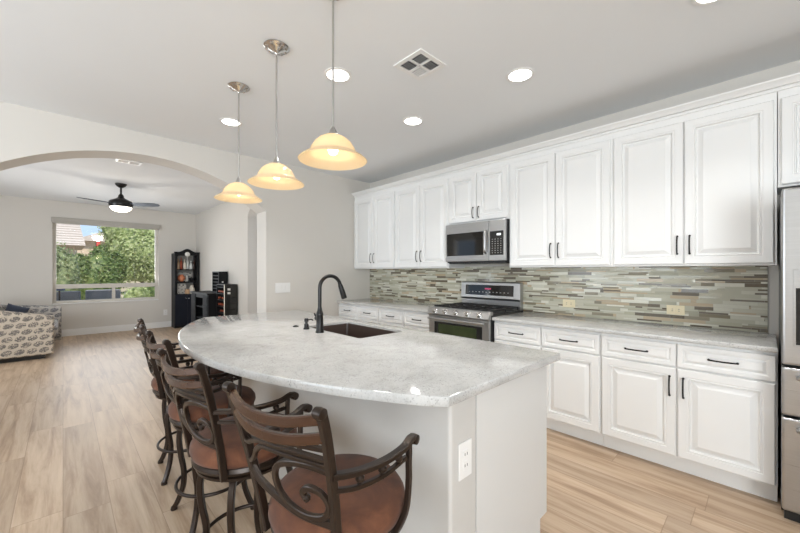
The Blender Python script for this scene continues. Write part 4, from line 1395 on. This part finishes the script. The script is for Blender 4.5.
obj('label_plate', bm, 'pale_label', sp)
bm = B()
for k in range(7):
    box(bm, vx0 + 0.02, vx1 - 0.02, vy0 - 0.003, vy0 + 0.001, 0.18 + 0.11 * k, 0.188 + 0.11 * k)
obj('ledge', bm, 'black_wood', sp)
obj('front_edge', bx(vx0 - 0.004, vx0, vy0, vy0 + 0.035, 0, vz1), 'cream', e)
rows, cols = 8, 4
cw = (vy1 - vy0 - 0.06) / cols
for r_ in range(rows + 1):
    z = 0.04 + r_ * 0.124
    obj('rack_rail', bx(vx0 + 0.004, vx1 - 0.012, vy0 + 0.02, vy1 - 0.02, z, z + 0.012), 'black_wood', e)
bm = lathe(B(), [(0.014, 0.0), (0.014, 0.05), (0.0135, 0.075), (0.036, 0.11), (0.036, 0.20), (0.030, 0.205)], (0, 0, 0), 14, 'X')
wb = obj('bottle', bm, 'bottle_dark', None, smooth=45)
k = 0
for r_ in range(rows):
    for c_ in range(cols):
        if (r_ * 7 + c_ * 3) % 11 == 4:
            continue
        o = wb if k == 0 else wb.copy()
        if k:
            COL.objects.link(o)
        o.location = (vx0 + 0.012, vy0 + 0.045 + (c_ + 0.5) * cw - 0.01, 0.0525 + r_ * 0.124 + 0.0365)
        tag(o, 'dark wine bottle lying neck outward in the black wine rack', 'bottle', 'wine bottles in the rack')
        if k == 0:
            cap = obj('cap', lathe(B(), [(0.012, -0.002), (0.0165, -0.001), (0.0165, 0.035), (0.0145, 0.036)], (0, 0, 0), 12, 'X'), 'foil_red', wb, True, smooth=45)
        else:
            c = cap.copy(); COL.objects.link(c); c.parent = o
            if k % 3 == 1:
                pass
        k += 1

# ------------------------------------------------------------------ garden beyond the window
struct(obj('ground', bx(-30, 45, 10.25, 95, -0.3, -0.1), 'gravel'))
bm = B()
N = 24
hv = []
for i in range(N + 1):
    row_ = []
    for j in range(N + 1):
        x = -30 + 75 * i / N
        y = 26 + 60 * j / N
        z = -0.15 + 4.1 * (1 - math.exp(-((y - 26) / 16) ** 2)) + 0.3 * math.sin(x * 0.7) * math.sin(y * 0.5) * min(1, (y - 26) / 10)
        row_.append(bm.verts.new((x, y, z)))
    hv.append(row_)
for i in range(N):
    for j in range(N):
        bm.faces.new((hv[i][j], hv[i + 1][j], hv[i + 1][j + 1], hv[i][j + 1]))
struct(obj('hillside', bm, 'hill_earth', smooth=80))

def shrub(name, label, cat, c, rad, n, leaf, mat, trunk=True, seed=1):
    rg = random.Random(seed)
    e = thing(name, label, cat, (c[0], c[1], -0.1), group='plants outside the window')
    bm = B()
    lumps = [(Vector(c), Vector(rad))]
    for k in range(9):
        a = rg.uniform(0, 6.28); b_ = rg.uniform(-0.7, 1.0)
        off = Vector((math.cos(a) * rad[0] * 0.62, math.sin(a) * rad[1] * 0.62, b_ * rad[2] * 0.62))
        s = rg.uniform(0.35, 0.55)
        lumps.append((Vector(c) + off, Vector(rad) * s))
    for k in range(n):
        lc, lr = lumps[rg.randrange(len(lumps))]
        while True:
            d = Vector((rg.gauss(0, 1), rg.gauss(0, 1), rg.gauss(0, 1)))
            if d.length > 0.01:
                break
        d.normalize()
        rr_ = rg.uniform(0.75, 1.05)
        p = Vector((lc.x + d.x * lr.x * rr_, lc.y + d.y * lr.y * rr_, lc.z + d.z * lr.z * rr_))
        if p.z < 0.0:
            continue
        nn = (d + Vector((rg.gauss(0, 0.6), rg.gauss(0, 0.6), rg.gauss(0, 0.6) + 0.3))).normalized()
        t1 = nn.orthogonal().normalized()
        t2 = nn.cross(t1)
        th = rg.uniform(0, 6.28)
        u = t1 * math.cos(th) + t2 * math.sin(th)
        w = nn.cross(u)
        l = leaf * rg.uniform(0.6, 1.3)
        q = [p - u * l, p + w * l * 0.42 + nn * l * 0.1, p + u * l, p - w * l * 0.42 + nn * l * 0.1]
        bm.faces.new([bm.verts.new(z_) for z_ in q])
    bm2 = bm
    me_o = obj('foliage', bm2, mat, e)
    bm = B()
    for lc, lr in lumps:
        prof_ = []
        s0 = len(bm.verts)
        ball(bm, (0, 0, 0), 1.0, 14)
        bm.verts.ensure_lookup_table()
        for v_ in bm.verts[s0:]:
            v_.co = Vector((lc.x + v_.co.x * lr.x * 0.80, lc.y + v_.co.y * lr.y * 0.80, max(-0.09, lc.z + v_.co.z * lr.z * 0.80)))
    obj('inner_foliage', bm, mat, e, smooth=180)
    zb_ = max(0.2, c[2] - rad[2] * 0.5)
    bm = sweep(B(), spline([(c[0], c[1], -0.1), (c[0] + 0.05, c[1], zb_ * 0.5), (c[0], c[1], zb_)], 4), 0.12, 0.12, up=(0, 1, 0), sides=8)
    obj('stem', bm, 'bark', e, smooth=60)
    return e

shrub('shrub', 'dense mid green shrub filling the middle of the window view', 'shrub', (0.95, 16.9, 0.95), (0.80, 0.55, 1.30), 5200, 0.075, 'leaf_dark', seed=3)
shrub('shrub', 'grey green shrub at the left of the window view', 'shrub', (-0.05, 14.8, 0.90), (0.40, 0.45, 1.30), 3600, 0.055, 'leaf_olive', seed=5)
shrub('garden_tree', 'pale green leafy tree filling the right of the window view', 'tree', (2.55, 19.6, 2.3), (1.38, 0.9, 1.8), 8200, 0.085, 'leaf_light', seed=9)
shrub('shrub', 'dark green low shrub under the pale tree at right', 'shrub', (2.45, 15.2, 0.35), (0.55, 0.42, 0.70), 3200, 0.06, 'leaf_dark', seed=11)
shrub('shrub', 'pale green bush behind the lower right window pane', 'shrub', (1.62, 13.7, 0.40), (0.38, 0.30, 0.55), 2600, 0.045, 'leaf_light', seed=13)
shrub('garden_tree', 'green tree rising behind the pale tree, near the window top', 'tree', (3.3, 25.5, 3.6), (1.3, 0.9, 1.6), 4200, 0.12, 'leaf_olive', seed=15)
shrub('shrub', 'olive shrub on the slope below the tan house', 'shrub', (0.7, 23.5, 0.9), (0.95, 0.7, 1.3), 3600, 0.10, 'leaf_olive', seed=17)

# patio chairs just outside
def patio_chair(label, x, y):
    e = thing('patio_chair', label, 'chair', (x, y, -0.1), group='grey wicker patio chairs')
    bm = bx(x - 0.36, x + 0.36, y - 0.36, y - 0.26, 0.10, 0.86)
    obj('backrest', bm, 'wicker_grey', e, bevel=0.03, bseg=3)
    obj('seat', bx(x - 0.36, x + 0.36, y - 0.26, y + 0.36, 0.12, 0.34), 'wicker_grey', e, bevel=0.02)
    for s in (-1, 1):
        obj('arm', bx(x + s * 0.32 - 0.05, x + s * 0.32 + 0.05, y - 0.26, y + 0.34, 0.34, 0.55), 'wicker_grey', e, bevel=0.02)
        for q in (-1, 1):
            obj('leg', bx(x + s * 0.31 - 0.025, x + s * 0.31 + 0.025, y + q * 0.30 - 0.025, y + q * 0.30 + 0.025, -0.1, 0.12), 'wicker_grey', e)
patio_chair('grey wicker patio chair at the left of the low window pane', -0.04, 12.2)
patio_chair('grey wicker patio chair right of the other one, outside the window', 0.78, 12.6)
e = thing('garden_lamp', 'dark post with a small blue shade outside the left pane', 'lamp', (-0.06, 11.3, -0.1))
obj('post', lathe(B(), [(0.06, -0.1), (0.06, -0.08), (0.018, -0.06), (0.018, 0.92)], (-0.06, 11.3, 0), 12), 'black_metal', e, smooth=40)
obj('shade', lathe(B(), [(0.10, 0.90), (0.085, 0.985), (0.02, 0.99)], (-0.06, 11.3, 0), 18), 'navy_canvas', e, smooth=40)

# neighbours' houses
e = thing('house', 'tan stucco house with pale tiled roof on the slope behind the shrubs', 'house', (2.2, 44, 2.0))
obj('wall', bx(0.9, 4.2, 42, 48, 1.5, 4.1), 'stucco_tan', e)
obj('roof', extrude_profile(B(), [(0.5, 4.05), (4.6, 4.05), (2.6, 4.95)], 41.4, 48.4), 'roof_tile', e)
obj('window', bx(2.5, 3.1, 41.96, 42.01, 3.0, 3.7), 'black_glass', e)
o = obj('banner', bx(1.87, 2.09, 36.0, 36.03, 2.85, 3.75), 'red_paint')
tag(o, 'red banner hanging on a pole in front of the tan house', 'flag')
obj('pole', bx(1.83, 1.87, 36.0, 36.03, 0.9, 3.85), 'black_metal', o)
e = thing('house', 'house with a broad grey striped roof at the upper left of the window view', 'house', (-1.6, 28, -0.1))
obj('wall', bx(-4.0, 0.5, 28, 33, -0.1, 2.95), 'stucco_tan', e)
bm = B()
a = [(-4.6, 27.4, 2.85), (0.95, 27.4, 2.85), (0.75, 30.5, 4.5), (-4.4, 30.5, 4.5), (-4.6, 33.6, 2.85), (0.95, 33.6, 2.85)]
vs = [bm.verts.new(p) for p in a]
for f in ((0, 1, 2, 3), (3, 2, 5, 4), (1, 5, 2), (0, 3, 4), (0, 4, 5, 1)):
    bm.faces.new([vs[i] for i in f])
for k in range(10):
    t_ = (k + 0.5) / 10
    y, z = 27.4 + 3.1 * t_, 2.87 + 1.65 * t_
    sweep(bm, [(-4.55, y, z), (0.93 - 0.2 * t_, y, z)], 0.05, 0.05, sides=6)
obj('roof', bm, 'roof_tile', e)
